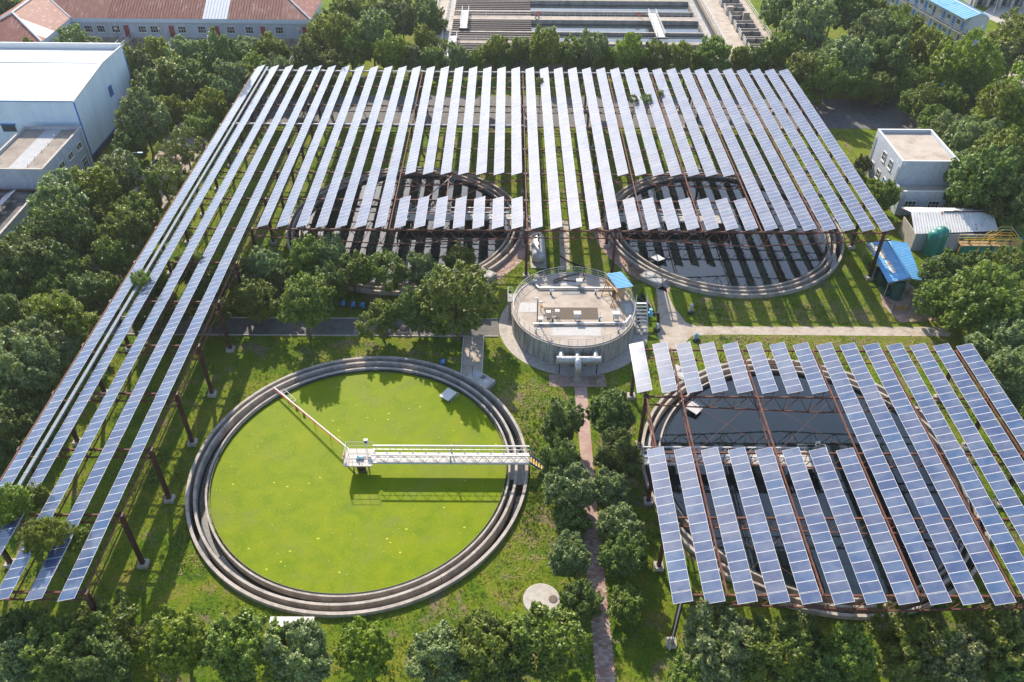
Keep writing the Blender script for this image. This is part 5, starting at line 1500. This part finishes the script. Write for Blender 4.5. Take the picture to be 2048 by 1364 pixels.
for k, py in enumerate((104, 88, 73, 57, 41, 24, 8)):
    y = BY(py); x0 = XP0 + 4.5; x1 = XP1 - 2.2; dy = 1.5
    MB().box(x0, x1, y - dy, y + dy, BZ + .003, BZ + .015).build('cell_water', M['water'], bs_)
    for q in ((x0, x1, y - dy - .25, y - dy), (x0, x1, y + dy, y + dy + .25), (x0 - .25, x0, y - dy, y + dy), (x1, x1 + .25, y - dy, y + dy)):
        MB().box(*q, BZ, BZ + .85).build('cell_wall', M['basin'], bs_)
    mb = MB(); railing_run(mb, [(x0 - .3, y - dy - .1, BZ + .85), (x0 - .3, y + dy + .1, BZ + .85)], .9, .05, (.5,)); mb.build('guard_rail', M['white'], bs_)
    MB().tube(((x0 + x1) / 2, y, BZ), ((x0 + x1) / 2, y, BZ + 1.5), .25, 8).build('gate_motor', M['iron'], bs_)
for px, py in ((1458, 24), (1530, 20), (1490, 36)):
    q = P(px, py + 6, BZ); MB().box(q.x - .7, q.x + .7, q.y - .5, q.y + .5, BZ, BZ + 2.0).build('kiosk', M['deck'], bs_)
# travelling bridge on the basin
q0 = P(1305, 26, BZ + .6); q1 = P(1322, 74, BZ + .6)
tb = thing('sludge_bridge', 'pale railed travelling bridge spanning two water lanes of the basins', 'bridge', ((q0.x + q1.x) / 2, q1.y, BZ))
MB().box(q1.x - .9, q1.x + .9, q1.y, q0.y, BZ + .45, BZ + .6).build('deck', M['white'], tb)
for s in (-1, 1):
    mb = MB(); railing_run(mb, [(q1.x + s * .85, q1.y + (q0.y - q1.y) * k / 7, BZ + .6) for k in range(8)], 1.0, .06, (.5,)); mb.build('guard_rail', M['white'], tb)
for yy in (q1.y + .3, q0.y - .3): MB().box(q1.x - 1.6, q1.x + 1.6, yy - .2, yy + .2, BZ + .1, BZ + .45).build('wheel_carriage', M['iron'], tb)
for i, px in enumerate((905, 923)):
    q = P(px, 92, BZ)
    tl = thing('side_bridge', ['pale railed bridge at the lamella end of the basins', 'second pale railed bridge farther along the basin end'][i], 'bridge', (q.x, q.y - 2 + 17 * i, BZ))
    MB().box(-.8, .8, -5, 7, .3, .42).build('deck', M['white'], tl, False)
    for s in (-1, 1):
        mb = MB(); railing_run(mb, [(s * .75, -5 + 2 * k, .42) for k in range(7)], 1.0, .06, (.5,)); mb.build('guard_rail', M['white'], tl, False)
    for yy in (-4.6, 6.6): MB().box(-1.1, 1.1, yy - .2, yy + .2, .004, .3).build('wheel_carriage', M['iron'], tl, False)
for i, (px, py, m) in enumerate(((1077, 32, 'red'), (1278, 28, 'red'), (1076, 52, 'iron'))):
    q = P(px, py, BZ + .7)
    o = MB().pipe([(.42 * cos(a * pi / 6), 0, .42 * sin(a * pi / 6)) for a in range(12)], .1, 6, closed=True)
    o.v = [(x + q.x, y + walls[3][0] + (1.1 if i < 2 else -1.35), z + BZ + (.72 if i < 2 else .5)) for x, y, z in o.v]
    tag(o.build('life_ring', M[m]), ['red life ring on the basin rail at the lamella end', 'red life ring on the basin rail near the travelling bridge', 'dark ring hanging below the basin walkway'][i], 'life ring')
# ------------------------------------------------------------------ trees
def rnd_dir(rg):
    z = rg.uniform(-1, 1); a = rg.uniform(0, 2 * pi); s = sqrt(max(0, 1 - z * z))
    return Vector((s * cos(a), s * sin(a), z))
def leaf_cloud(rg, clumps, ll, lw):
    """clumps: (centre, radius, count); returns verts, faces of small leaf blades"""
    V, F = [], []
    for c, r, n, out in clumps:
        for _ in range(n):
            d = rnd_dir(rg)
            if d.dot(out) < -0.35: d = -d
            if d.z < -0.55: d.z *= -0.6
            d.normalize()
            p = c + Vector((d.x, d.y, d.z * .85)) * (r * rg.uniform(.55, 1.08) ** .7)
            nn = (d * .8 + Vector((0, 0, .55)) + rnd_dir(rg) * .75).normalized()
            t = nn.cross(rnd_dir(rg))
            if t.length < 1e-3: continue
            t.normalize(); b = nn.cross(t)
            l = ll * rg.uniform(.6, 1.25); w = lw * rg.uniform(.7, 1.3)
            k = len(V)
            V += [tuple(p - t * l * .5), tuple(p + b * w * .5 - nn * w * .12), tuple(p + t * l * .5 - Vector((0, 0, l * .12))), tuple(p - b * w * .5 - nn * w * .12)]
            F.append((k, k + 1, k + 2, k + 3))
    return V, F
def proto(seed, mats, nclump=84, leaves=120, zc=1.38, vz=.94, cr=(.16, .30), ll=.115, lw=.06, low=-.75, top=False, gap=0.0, sprig=4):
    rg = random.Random(seed)
    clumps, tips = [], []
    lob = [(rnd_dir(rg), rg.uniform(.1, .36)) for _ in range(7)]
    g = pi * (3 - sqrt(5))
    for i in range(nclump):
        zf = 1 - (i + .5) / nclump * (1 - low); s = sqrt(max(0, 1 - zf * zf))
        d = Vector((s * cos(i * g), s * sin(i * g), zf)) + rnd_dir(rg) * .18
        d.normalize()
        rad = rg.uniform(.50, .80) + sum(a * max(0, d.dot(q)) ** 4 for q, a in lob) - .06
        if rg.random() < gap: continue
        if rg.random() < .2: rad *= rg.uniform(.5, .75)
        c = Vector((d.x * rad, d.y * rad, zc + d.z * rad * vz))
        r = rg.uniform(*cr)
        clumps.append((c, r, int(leaves * (r / .27) ** 2), d)); tips.append(c)
        for _ in range(3 if top else 2):
            e = c + (d + rnd_dir(rg) * .8).normalized() * r * .9
            clumps.append((e, r * .42, int(leaves * .22), d))
    for c, r, n, d in [q for q in clumps if q[1] > .12]:      # upright sprigs that roughen the outline
        for _ in range(sprig):
            ax = (d * .7 + Vector((0, 0, .8)) + rnd_dir(rg) * .5).normalized()
            b0 = c + (d + rnd_dir(rg) * .7).normalized() * r * .8
            for k in range(4):
                clumps.append((b0 + ax * (.055 * k), .045, 4, ax))
    V, F = leaf_cloud(rg, clumps, ll, lw)
    me = bpy.data.meshes.new('crown'); me.from_pydata(V, [], F)
    me.materials.append(mats[0])
    if len(mats) > 1:
        me.materials.append(mats[1]); me.polygons.foreach_set('material_index', [1 if rg.random() < .12 else 0 for _ in F])
    me.update()
    tk = MB()
    h0 = zc * .55
    bx, by = rg.uniform(-.05, .05), rg.uniform(-.05, .05)
    tk.pipe([(0, 0, -.03), (bx * .5, by * .5, h0 * .5), (bx, by, h0), (bx * 1.4, by * 1.4, zc)], [.062, .05, .042, .025], 7)
    for k in range(9):
        e = rg.choice(tips); s = Vector((bx, by, h0 * rg.uniform(.75, 1.35)))
        m = s.lerp(e, .5) + Vector((0, 0, -.04))
        tk.pipe([s, m, s.lerp(e, .95)], [.028, .018, .008], 5)
    return me, tk.mesh('trunk', M['bark'])
PROTO = {
    'A': [proto(s, [M['leafA'], M['leafC']], gap=.1) for s in (11, 12, 13, 14)],
    'B': [proto(s, [M['leafB'], M['leafA']], 62, 140, cr=(.2, .33), gap=.08) for s in (21, 22, 23)],
    'C': [proto(s, [M['leafC'], M['leafA']], 70, 125, cr=(.17, .30)) for s in (31, 32)],
    'D': [proto(s, [M['leafD'], M['leafA']], 72, 125, cr=(.17, .29), top=True) for s in (41, 42, 43)],
    'E': [proto(s, [M['leafE'], M['leafC']], 44, 95, zc=1.4, cr=(.16, .28), gap=.15) for s in (51, 52)],
    'P': [proto(s, [M['leafC'], M['leafA']], 62, 150, zc=1.5, vz=1.2, cr=(.20, .31), low=-.9) for s in (61, 62)],
    'L': [proto(s, [M['leafA'], M['leafC']], 40, 95, zc=1.4, vz=.85, cr=(.18, .32), gap=.2) for s in (71, 72)],
}
ZC = {'P': 1.5, 'E': 1.4, 'L': 1.4}
DESC = {'A': 'bushy mid-green tree', 'B': 'dense dark green tree', 'C': 'bright yellow-green tree', 'D': 'pale silvery-green tree', 'E': 'sparse yellowish young tree', 'P': 'tall clustered poplar-like tree', 'L': 'loose open-crowned green tree'}
ANCH = {'warehouse': ('the white warehouse corner', (-71, 140)), 'hall': ('the long rusty-roofed hall', (-60, 186)), 'lane': ('the lane beside the longest rows', (-57, 100)), 'annex': ('the low annex with roof panels', (-72, 100)),
        'edge': ('the outermost longest solar row', (-47, 70)), 'path': ('the narrow asphalt path', (-14, 84)), 'walk': ('the brick walk', (8.5, 55)), 'basin': ('the far concrete basins', (0, 165)),
        'house': ('the pale two-storey house', (65, 121)), 'shelter': ('the blue-roofed shelter', (55, 95)), 'block': ('the blue-roofed gallery block', (95, 190)), 'small': ('the smaller solar frame', (32, 36)), 'tank': ('the green algae tank', (-15.6, 60)), 'frame': ('the big solar frame far edge', (0, 150)), 'under': ('the longest rows it grows beneath', (-41, 75)), 'road': ('the far asphalt road', (75, 150))}
TREES = []
def tr(anchor, kind, *lst):
    for q in lst: TREES.append((anchor, q[3] if len(q) > 3 else kind, q[0], q[1], q[2], q[4] if len(q) > 4 else None))
tr('hall', 'A', (12, 25, 32, 'B'), (50, 20, 28), (78, 8, 24, 'B'), (8, 62, 22), (8, 92, 24), (55, 100, 24, 'C'), (147, 93, 34, 'D'), (188, 96, 26, 'D'), (318, 101, 30, 'C'), (383, 112, 40, 'D'), (441, 120, 44, 'B'), (506, 107, 32, 'D'), (547, 108, 34, 'C'), (615, 125, 36, 'B'), (634, 96, 32), (672, 82, 48, 'C'))
tr('warehouse', 'B', (273, 140, 42, 'B'), (342, 150, 48, 'A'), (385, 175, 40, 'B'), (300, 180, 38, 'B'), (410, 150, 34, 'A'), (287, 240, 54, 'D'), (342, 225, 28, 'C'), (263, 300, 34, 'B'))
tr('frame', 'A', (472, 166, 42, 'D'), (513, 148, 32, 'C'), (450, 195, 36, 'D'), (560, 150, 30, 'D'), (610, 148, 28, 'B'), (660, 135, 32, 'A'))
tr('lane', 'E', (424, 228, 38, 'C'), (400, 255, 36, 'L'), (369, 290, 34, 'E'), (356, 322, 32, 'E'), (328, 364, 42, 'L'), (300, 405, 28, 'C'), (440, 205, 30, 'A'))
tr('annex', 'A', (236, 352, 48, 'D'), (191, 388, 52, 'C'), (137, 418, 56, 'D'), (104, 452, 42, 'A'), (280, 436, 42, 'A'), (215, 440, 36, 'L'), (18, 505, 36, 'A'), (75, 494, 44, 'B'), (143, 470, 56, 'B'))
tr('edge', 'B', (260, 460, 48, 'A'), (103, 534, 56, 'B'), (50, 546, 56), (148, 540, 44, 'A'), (225, 514, 38, 'A'), (27, 576, 50, 'B'), (170, 592, 40), (205, 582, 34, 'A'), (120, 645, 58, 'C'), (20, 650, 46), (75, 692, 60, 'D'), (62, 742, 66, 'D'), (105, 716, 44, 'D'), (20, 775, 50, 'B'), (30, 828, 56), (20, 885, 50), (8, 935, 36), (65, 800, 40), (100, 590, 40, 'A'), (15, 610, 40, 'A'))
tr('under', 'B', (308, 578, 30, 'B', 5.9), (340, 622, 36, 'B', 5.6), (410, 586, 36, 'B', 5.8), (280, 562, 22, 'L', 9.4), (395, 513, 11, 'L', 8.7), (375, 540, 30, 'B', 5.8), (440, 560, 32, 'B', 6.0), (290, 640, 34, 'B', 5.4), (22, 1012, 44, 'C', 10.4), (85, 1075, 44, 'C', 10.6), (158, 1082, 26, 'C', 8.4), (75, 995, 26, 'C', 8.6), (430, 630, 30, 'B', 5.5))
tr('path', 'A', (526, 532, 46, 'D'), (506, 598, 42, 'A'), (608, 615, 56, 'A'), (615, 525, 46, 'A'), (670, 525, 40, 'D'), (705, 540, 40, 'A'), (769, 538, 42, 'L'), (847, 542, 36, 'D'), (919, 530, 38, 'A'), (914, 606, 70, 'A'), (834, 622, 44, 'B'), (762, 635, 40, 'A'), (565, 560, 36, 'B'), (660, 575, 36, 'B'), (880, 570, 40, 'B'), (480, 555, 30, 'B'))
tr('walk', 'B', (1125, 845, 46, 'B'), (1120, 935, 46, 'B'), (1142, 968, 54, 'D'), (1142, 1040, 36, 'B'), (1139, 1116, 44, 'D'), (1162, 1210, 40, 'B'), (1225, 832, 48, 'B'), (1232, 915, 48, 'B'), (1224, 978, 42, 'D'), (1240, 1050, 44, 'D'), (1248, 1120, 46, 'B'), (1254, 1202, 40, 'A'))
tr('tank', 'A', (40, 1335, 58, 'D'), (118, 1300, 68, 'A'), (190, 1272, 64, 'A'), (205, 1345, 60, 'B'), (285, 1278, 32, 'E'), (360, 1292, 68, 'C'), (490, 1312, 72, 'A'), (602, 1312, 66, 'D'), (735, 1310, 58, 'C'), (880, 1302, 68, 'D'), (975, 1300, 70, 'A'), (1085, 1290, 74, 'A'), (1000, 1350, 50, 'B'), (60, 1255, 40, 'B'), (10, 1270, 40, 'B'))
tr('small', 'A', (1440, 1292, 80, 'D'), (1540, 1315, 72, 'A'), (1605, 1275, 44, 'B'), (1700, 1312, 60, 'A'), (1645, 1345, 46, 'B'), (1775, 1255, 42, 'L'), (1850, 1290, 56, 'A'), (1905, 1330, 64, 'D'), (1990, 1290, 70, 'A'), (2035, 1225, 46, 'D'), (1800, 1345, 44, 'E'), (1385, 1345, 50, 'A'), (2020, 1350, 50, 'B'))
tr('shelter', 'A', (1885, 545, 44, 'B'), (1884, 595, 44, 'A'), (1995, 540, 46, 'A'), (1963, 608, 74, 'A'), (2014, 686, 64, 'D'), (1998, 575, 48, 'B'), (2018, 758, 62, 'D'), (2040, 620, 44, 'A'), (2044, 845, 40, 'B'), (1938, 548, 32, 'B'))
tr('house', 'A', (1912, 272, 46, 'D'), (1938, 298, 54, 'D'), (1982, 326, 58, 'A'), (1935, 345, 50, 'D'), (1975, 372, 62, 'B'), (2028, 345, 50, 'A'), (2014, 405, 54, 'B'), (1930, 395, 36, 'B'), (2036, 424, 36, 'D'), (1772, 394, 30, 'A'), (1722, 330, 16, 'B'), (1715, 350, 14, 'A'), (1745, 372, 16, 'C'), (1865, 240, 34, 'A'))
tr('road', 'A', (1615, 150, 44, 'A'), (1644, 160, 46, 'A'), (1712, 168, 34, 'A'), (1748, 174, 32, 'A'), (1773, 180, 26, 'B'), (1823, 162, 34, 'L'), (1823, 208, 28, 'A'), (1856, 214, 38, 'A'), (1896, 216, 36, 'A'), (1939, 194, 34, 'B'), (1690, 116, 54, 'D'), (1780, 132, 40, 'B'), (1997, 240, 48, 'P'), (2026, 210, 52, 'P'), (2036, 260, 44, 'C'), (1742, 120, 40, 'B'))
tr('block', 'P', (1608, 60, 60, 'D'), (1666, 20, 50, 'B'), (1712, 20, 38, 'B'), (1742, 76, 46, 'D'), (1755, 38, 30, 'P'), (1796, 62, 32, 'P'), (1826, 82, 34, 'P'), (1858, 100, 36, 'P'), (1882, 125, 42, 'P'), (1912, 148, 50, 'P'), (1958, 150, 50, 'P'), (2018, 88, 46, 'L'), (2038, 116, 42, 'D'), (2025, 34, 18, 'L'), (1560, 30, 34, 'B'), (1790, 85, 40, 'B'), (1835, 110, 38, 'P'), (2000, 120, 34, 'L'))
tr('basin', 'A', (687, 26, 34, 'C'), (722, 22, 36, 'L'), (786, 28, 38, 'D'), (806, 48, 30, 'D'), (846, 22, 24, 'B'), (861, 45, 32, 'B'), (851, 88, 26, 'C'), (700, 95, 40, 'A'), (745, 80, 42, 'D'), (782, 114, 38, 'C'), (823, 116, 30, 'D'), (868, 122, 26, 'A'), (916, 118, 30, 'D'), (991, 104, 32, 'C'), (1039, 102, 30, 'A'), (1087, 102, 38, 'C'), (1138, 104, 32, 'A'), (1189, 108, 34, 'D'), (1254, 110, 38, 'C'), (1312, 120, 30, 'A'), (1357, 122, 28, 'C'), (1430, 108, 38, 'A'), (1485, 118, 28, 'C'), (1553, 110, 40, 'A'), (950, 128, 22, 'C'), (1210, 128, 22, 'C'), (1400, 122, 24, 'A'), (760, 45, 30, 'B'), (690, 55, 28, 'B'), (645, 60, 24, 'C'), (1165, 122, 22, 'B'), (1280, 128, 22, 'B'), (1520, 125, 26, 'B'), (1075, 126, 22, 'B'), (1008, 124, 22, 'B'), (890, 100, 20, 'C'))
tr('frame', 'A', (1030, 168, 16, 'D', 6.6), (1080, 162, 9, 'L', 8.8), (1268, 200, 10, 'L', 9.2), (1295, 199, 12, 'L', 9.2), (1321, 186, 8, 'L', 9.0), (830, 165, 18, 'B', 6.6), (720, 175, 20, 'B', 6.4), (600, 180, 24, 'B', 6.4), (960, 165, 16, 'D', 6.6), (1180, 168, 14, 'D', 6.4), (1390, 175, 18, 'A', 6.2), (1450, 172, 18, 'B', 6.4), (660, 190, 20, 'D', 6.4))
placed = []
for (an, kd, px, py, rp, cap) in TREES:
    z = 4.0
    for _ in range(8):
        c = P(px, py, z); r = rp * depth_of(c) / FPX; z = ZC.get(kd, 1.38) * r
        if cap: z = cap - r * .95
    placed.append([an, kd, c.x, c.y, r, z, bool(cap)])
bya = {}
for t_ in placed: bya.setdefault((t_[0], t_[1]), []).append(t_)
rgt = random.Random(5)
for (an, kd), lst in bya.items():
    txt, pos = ANCH[an]
    lst.sort(key=lambda q: hypot(q[2] - pos[0], q[3] - pos[1]))
    for i, (_, _, x, y, r, z, capd) in enumerate(lst):
        small = r < 1.6
        d = DESC[kd].replace('tree', 'shrub') if small else DESC[kd]
        w = f'{d}, {ordn(i)} closest to {txt}' if len(lst) > 1 else f'{d} growing near {txt}'
        t = thing('shrub' if small else 'tree', w, 'shrub' if small else 'tree', (x, y, 0), rgt.uniform(0, 6.28), None)
        cm_, tm_ = rgt.choice(PROTO[kd])
        zs = z / ZC.get(kd, 1.38) / r
        sx = r * rgt.uniform(.86, .95)
        inst('trunk', tm_, t, (0, 0, 0), (0, 0, 0), (min(sx, 4.0), min(sx, 4.0), r * zs))
        inst('crown', cm_, t, (0, 0, max(0, z - ZC.get(kd, 1.38) * r)), (0, 0, 0), (sx, sx * rgt.uniform(.93, 1.05), r * min(zs, 1.0) * rgt.uniform(.92, 1.1)))
# ------------------------------------------------------------------ street lamps, cars, hedges, litter
def street_lamp(px, py, h, label, ang=0.0, px_top=None):
    b = P(px, py, 0)
    t = thing('street_lamp', label, 'street lamp', (b.x, b.y, 0), ang)
    MB().tube((0, 0, 0), (0, 0, h - .8), .09, 8, r1=.06).build('pole', M['white'], t, False)
    MB().pipe([(0, 0, h - .85), (.05, 0, h - .35), (.35, 0, h - .05), (1.0, 0, h), (1.4, 0, h - .03)], .05, 6).build('arm', M['white'], t, False)
    MB().obox((1.6, 0, h - .04), (1, 0, 0), (0, 1, 0), (0, 0, 1), .75, .28, .14).build('lamp_head', M['ltblue'], t, False)
street_lamp(283, 379, 6.6, 'white street lamp with curved arm beside the annex trees')
street_lamp(379, 202, 6.6, 'white street lamp with blue head between the warehouse trees and the long hall')
street_lamp(1858, 62, 9.0, 'tall white street lamp in front of the blue-roofed gallery block')
street_lamp(1985, 30, 8.0, 'slim lamp post beside the paved forecourt', 1.0)
street_lamp(1882, 232, 6.0, 'white street lamp rising among trees by the far road', 2.6)
def car(px, py, ang, mat, label):
    b = P(px, py, 0)
    t = thing('parked_car', label, 'car', (b.x, b.y, 0), ang, 'cars in the parking lot')
    s = [(-2.2, .35), (-2.25, .75), (-2.0, .95), (-1.5, 1.0), (-.9, 1.42), (.6, 1.45), (1.25, 1.02), (2.1, .85), (2.25, .6), (2.2, .35)]
    mb = MB(); n = len(s)
    for y, k in ((-.86, 1), (-.70, 1.0), (.70, 1.0), (.86, 1)):
        inset = abs(y) > .8
        for (x, z) in s: mb.v.append((x * (1 if not inset else .985), y, z if not (inset and z > 1.0) else .98))
    for j in range(3):
        for i in range(n - 1): mb.f.append((j * n + i, j * n + i + 1, (j + 1) * n + i + 1, (j + 1) * n + i)); mb.m.append(0)
    mb.f.append(tuple(range(n))); mb.m.append(0); mb.f.append(tuple(3 * n + i for i in reversed(range(n)))); mb.m.append(0)
    mb.face([(-2.2, -.86, .35), (2.2, -.86, .35), (2.2, .86, .35), (-2.2, .86, .35)])
    mb.build('body', M[mat], t, False)
    for a, b2 in (((-1.48, 1.03), (-.93, 1.40)), ((.66, 1.44), (1.2, 1.07))):
        MB().face([(a[0], -.62, a[1] + .012), (b2[0], -.62, b2[1] + .012), (b2[0], .62, b2[1] + .012), (a[0], .62, a[1] + .012)]).build('windscreen', M['glass'], t, False)
    for sx in (-1.35, 1.35):
        for sy in (-.82, .82):
            w = MB().tube((sx, sy - .1, .32), (sx, sy + .1, .32), .32, 14).build('wheel', M['black'], t, False)
            MB().tube((sx, sy - .105, .32), (sx, sy + .105, .32), .18, 10).build('rim', M['galv'], w, False)
    for sy in (-.6, .6): MB().obox((2.22, sy, .68), (1, 0, 0), (0, 1, 0), (0, 0, 1), .06, .3, .14).build('headlight', M['galv'], t, False)
car(2002, 172, 2.5, 'carwhite', 'white car parked farther up the pale lot'); car(1990, 192, 2.5, 'carwhite', 'white car parked under the poplar-like tree'); car(1970, 166, 2.5, 'cardark', 'dark car parked between the white ones and the trees')

def hedge(pts, w, h, label, dens=260, leafm='leafB', seed=3):
    rg = random.Random(seed)
    V, F = [], []
    for a, b in zip(pts[:-1], pts[1:]):
        a = Vector(a); b = Vector(b); L = (b - a).length; n = Vector((-(b - a).y, (b - a).x)).normalized()
        cl = []
        for _ in range(int(L * dens / 60)):
            p = a.lerp(b, rg.random()) + n * rg.uniform(-w / 2, w / 2)
            cl.append((Vector((p.x, p.y, h * rg.uniform(.35, .8))), .32, 60, Vector((0, 0, 1))))
        v, f = leaf_cloud(rg, cl, .22, .12); k = len(V); V += v; F += [tuple(i + k for i in q) for q in f]
    me = bpy.data.meshes.new('hedge'); me.from_pydata(V, [], F); me.materials.append(M[leafm]); me.update()
    return tag(inst('hedge', me), label, 'hedge')
hedge([tuple(P(338, 306)[:2]), tuple(P(268, 412)[:2])], 1.4, 1.0, 'clipped dark hedge along the lane by the annex trees')
hedge([tuple(P(1985, 52)[:2]), tuple(P(2080, 60)[:2])], 3, 1.0, 'low hedge bordering the paved forecourt', 200, 'leafA', 9)

# low weeds and grass tufts spread over the lawns, cut straw lying on them
def blocked(x, y):
    for c in TANKS.values():
        if hypot(x - c[0], y - c[1]) < 18.2: return True
    if hypot(x - TC[0], y - TC[1]) < 9.9: return True
    if 7.4 < x < 9.8 and y < 75.2: return True
    if -55 < x < 0 and 82 < y < 86.4: return True
    if 18.5 < x < 58 and 82.9 < y < 85.3: return True
    if 18.5 < x < 24 and 80 < y < 96: return True
    if -5.8 < x < -2.8 and 74 < y < 83: return True
    if y > 143 and y < 159: return True
    if -61 < x < -53.8: return True
    return False
rg = random.Random(99)
from mathutils import noise as mnoise
V, F = [], []
def tuft(x, y, s):
    for _ in range(3):
        a = rg.uniform(0, 2 * pi); l = s * rg.uniform(.6, 1.3); w = .035 + .03 * s
        d = Vector((cos(a), sin(a), 0)); n = Vector((-d.y, d.x, 0)); b = Vector((x + rg.uniform(-.12, .12), y + rg.uniform(-.12, .12), -.01))
        e = b + d * l * .6 + Vector((0, 0, l * .75)); k = len(V)
        V.extend([tuple(b - n * w), tuple(b + n * w), tuple(b.lerp(e, .6) + n * w * .8 + Vector((0, 0, l * .08))), tuple(e)]); F.append((k, k + 1, k + 2, k + 3))
count = 0
while count < 42000:
    y = rg.uniform(30, 100) if rg.random() < .8 else rg.uniform(100, 145)
    x = rg.uniform(-56, 62)
    if blocked(x, y): continue
    dn = mnoise.noise((x * .12, y * .12, 3.1)) + .6 * mnoise.noise((x * .5, y * .5, 1.7))
    if rg.random() > .5 + dn * .9: continue
    tuft(x, y, rg.uniform(.12, .26) + (.14 if dn > .35 else 0)); count += 1
me = bpy.data.meshes.new('grass'); me.from_pydata(V, [], F); me.materials.append(M['weed']); me.update()
tag(inst('grass', me), 'short uneven grass and weeds between the tanks', 'grass', kind='stuff')
V, F = [], []
def strand(x, y):
    a = rg.uniform(0, 2 * pi); L = rg.uniform(.2, .55); w = rg.uniform(.01, .022); p = Vector((x, y, .03 + rg.uniform(0, .05)))
    for s in range(3):
        a += rg.uniform(-.9, .9); q = p + Vector((cos(a), sin(a), 0)) * (L / 3) + Vector((0, 0, rg.uniform(-.015, .03))); n = Vector((-sin(a), cos(a), 0)) * w; k = len(V)
        V.extend([tuple(p - n), tuple(p + n), tuple(q + n), tuple(q - n)]); F.append((k, k + 1, k + 2, k + 3)); p = q
zones = [(22, 57, 85.6, 90.5, 300, 'both'), (22, 57, 80.6, 82.8, 260, ''), (-2.5, 7.5, 64, 74, 130, ''), (0, 7, 46, 60, 110, ''), (10.5, 14.5, 62, 74, 150, ''), (4, 20, 93, 100, 60, ''), (-26, -8, 76.5, 81, 60, ''), (-33, -26, 40, 56, 15, '')]
for x0, x1, y0, y1, n, _ in zones:
    m = 0; tries = 0
    while m < n and tries < n * 20:
        tries += 1
        x, y = rg.uniform(x0, x1), rg.uniform(y0, y1)
        if blocked(x, y): continue
        for _k in range(rg.randint(3, 9)): strand(x + rg.gauss(0, .28), y + rg.gauss(0, .18))
        m += 1
me = bpy.data.meshes.new('cut_straw'); me.from_pydata(V, [], F); me.materials.append(M['straw']); me.update()
tag(inst('cut_straw', me), 'dry cut grass scattered over the lawns', 'straw', kind='stuff')

# striped marker poles lying or leaning near the columns
for i, (px, py, pz, qx, qy, qz, lab) in enumerate(((281, 1128, .4, 248, 1150, .05, 'thin orange pole leaning off a column footing near the green tank'), (236, 1228, .02, 236, 1207, 1.2, 'thin orange marker pole standing above the shrubs'), (392, 877, .02, 392, 829, 2.2, 'thin rusty pole standing beside the column near the green tank'))):
    tag(MB().tube(P(px, py, pz), P(qx, qy, qz), .035, 6).build('marker_pole', M['orange']), lab, 'pole')
# bare twigs
for i, (px, py, s, lab) in enumerate(((18, 1270, 2.6, 'bare grey dead shrub among the trees below the longest rows'), (1770, 1262, 2.0, 'bare dead branches beside the smaller solar frame'))):
    b = P(px, py, 0); t = thing('dead_shrub', lab, 'shrub', (b.x, b.y, 0)); r2 = random.Random(i)
    for k in range(9):
        a = r2.uniform(0, 6.28); e = Vector((cos(a) * s * .5, sin(a) * s * .5, s * r2.uniform(.7, 1.2))); m = e * .5 + Vector((r2.uniform(-.2, .2), r2.uniform(-.2, .2), 0))
        mb = MB().pipe([(0, 0, 0), m, e], [.05, .03, .01], 5)
        for _ in range(5):
            f = r2.uniform(.35, .9); q = Vector((0, 0, 0)).lerp(e, f); d = rnd_dir(r2); d.z = abs(d.z); mb.tube(q, q + d * s * .35, .015, 4, r1=.005)
        mb.build('branch', M['twig'], t, False)
# electrical box on the front-left column of the smaller frame, with conduit
b = P(1338, 1292, 0)
eb = thing('inverter_box', 'grey inverter box and conduit on the column of the smaller frame', 'box', (14.7, 39.2, 0))
MB().box(-.35, -.05, -.45, -.2, 1.2, 2.0).build('box', M['galv'], eb, False)
MB().tube((-.2, -.32, 2.0), (-.2, -.32, 7.3), .07, 6).build('conduit', M['white'], eb, False)
MB().tube((-.2, -.32, 0.0), (-.2, -.32, 1.2), .07, 6).build('stand', M['white'], eb, False)

# orange hose on the grass by the silver vessel
hp2 = [(1098, 476), (1110, 482), (1130, 484), (1148, 480), (1165, 474), (1180, 478)]
w_ = [P(x, y, .06) for x, y in hp2]; w3 = []
for a, b in zip(w_[:-1], w_[1:]):
    for k in range(4): w3.append(a.lerp(b, k / 4))
tag(MB().pipe(w3, .05, 6).build('garden_hose', M['orange']), 'thin orange hose lying on the grass near the silver vessel', 'hose')
tag(MB().pipe([P(x, y, .1) for x, y in ((1120, 512), (1133, 520), (1150, 528), (1172, 535))], .11, 8).build('drain_hose', M['black']), 'black hose on the grass behind the round concrete tank', 'hose')
# ------------------------------------------------------------------ thin haze over the site
hm = bpy.data.materials.new('haze'); hm.use_nodes = True
ht = hm.node_tree; ht.nodes.clear()
ho = ht.nodes.new('ShaderNodeOutputMaterial'); hv = ht.nodes.new('ShaderNodeVolumePrincipled')
hv.inputs['Color'].default_value = (0.95, 0.97, 1.0, 1); hv.inputs['Density'].default_value = 0.00012; hv.inputs['Anisotropy'].default_value = 0.3
ht.links.new(hv.outputs[0], ho.inputs['Volume'])
tag(MB().box(-260, 260, -60, 420, -3.2, 70).build('haze', hm), 'thin summer haze over the site', 'haze', kind='stuff')
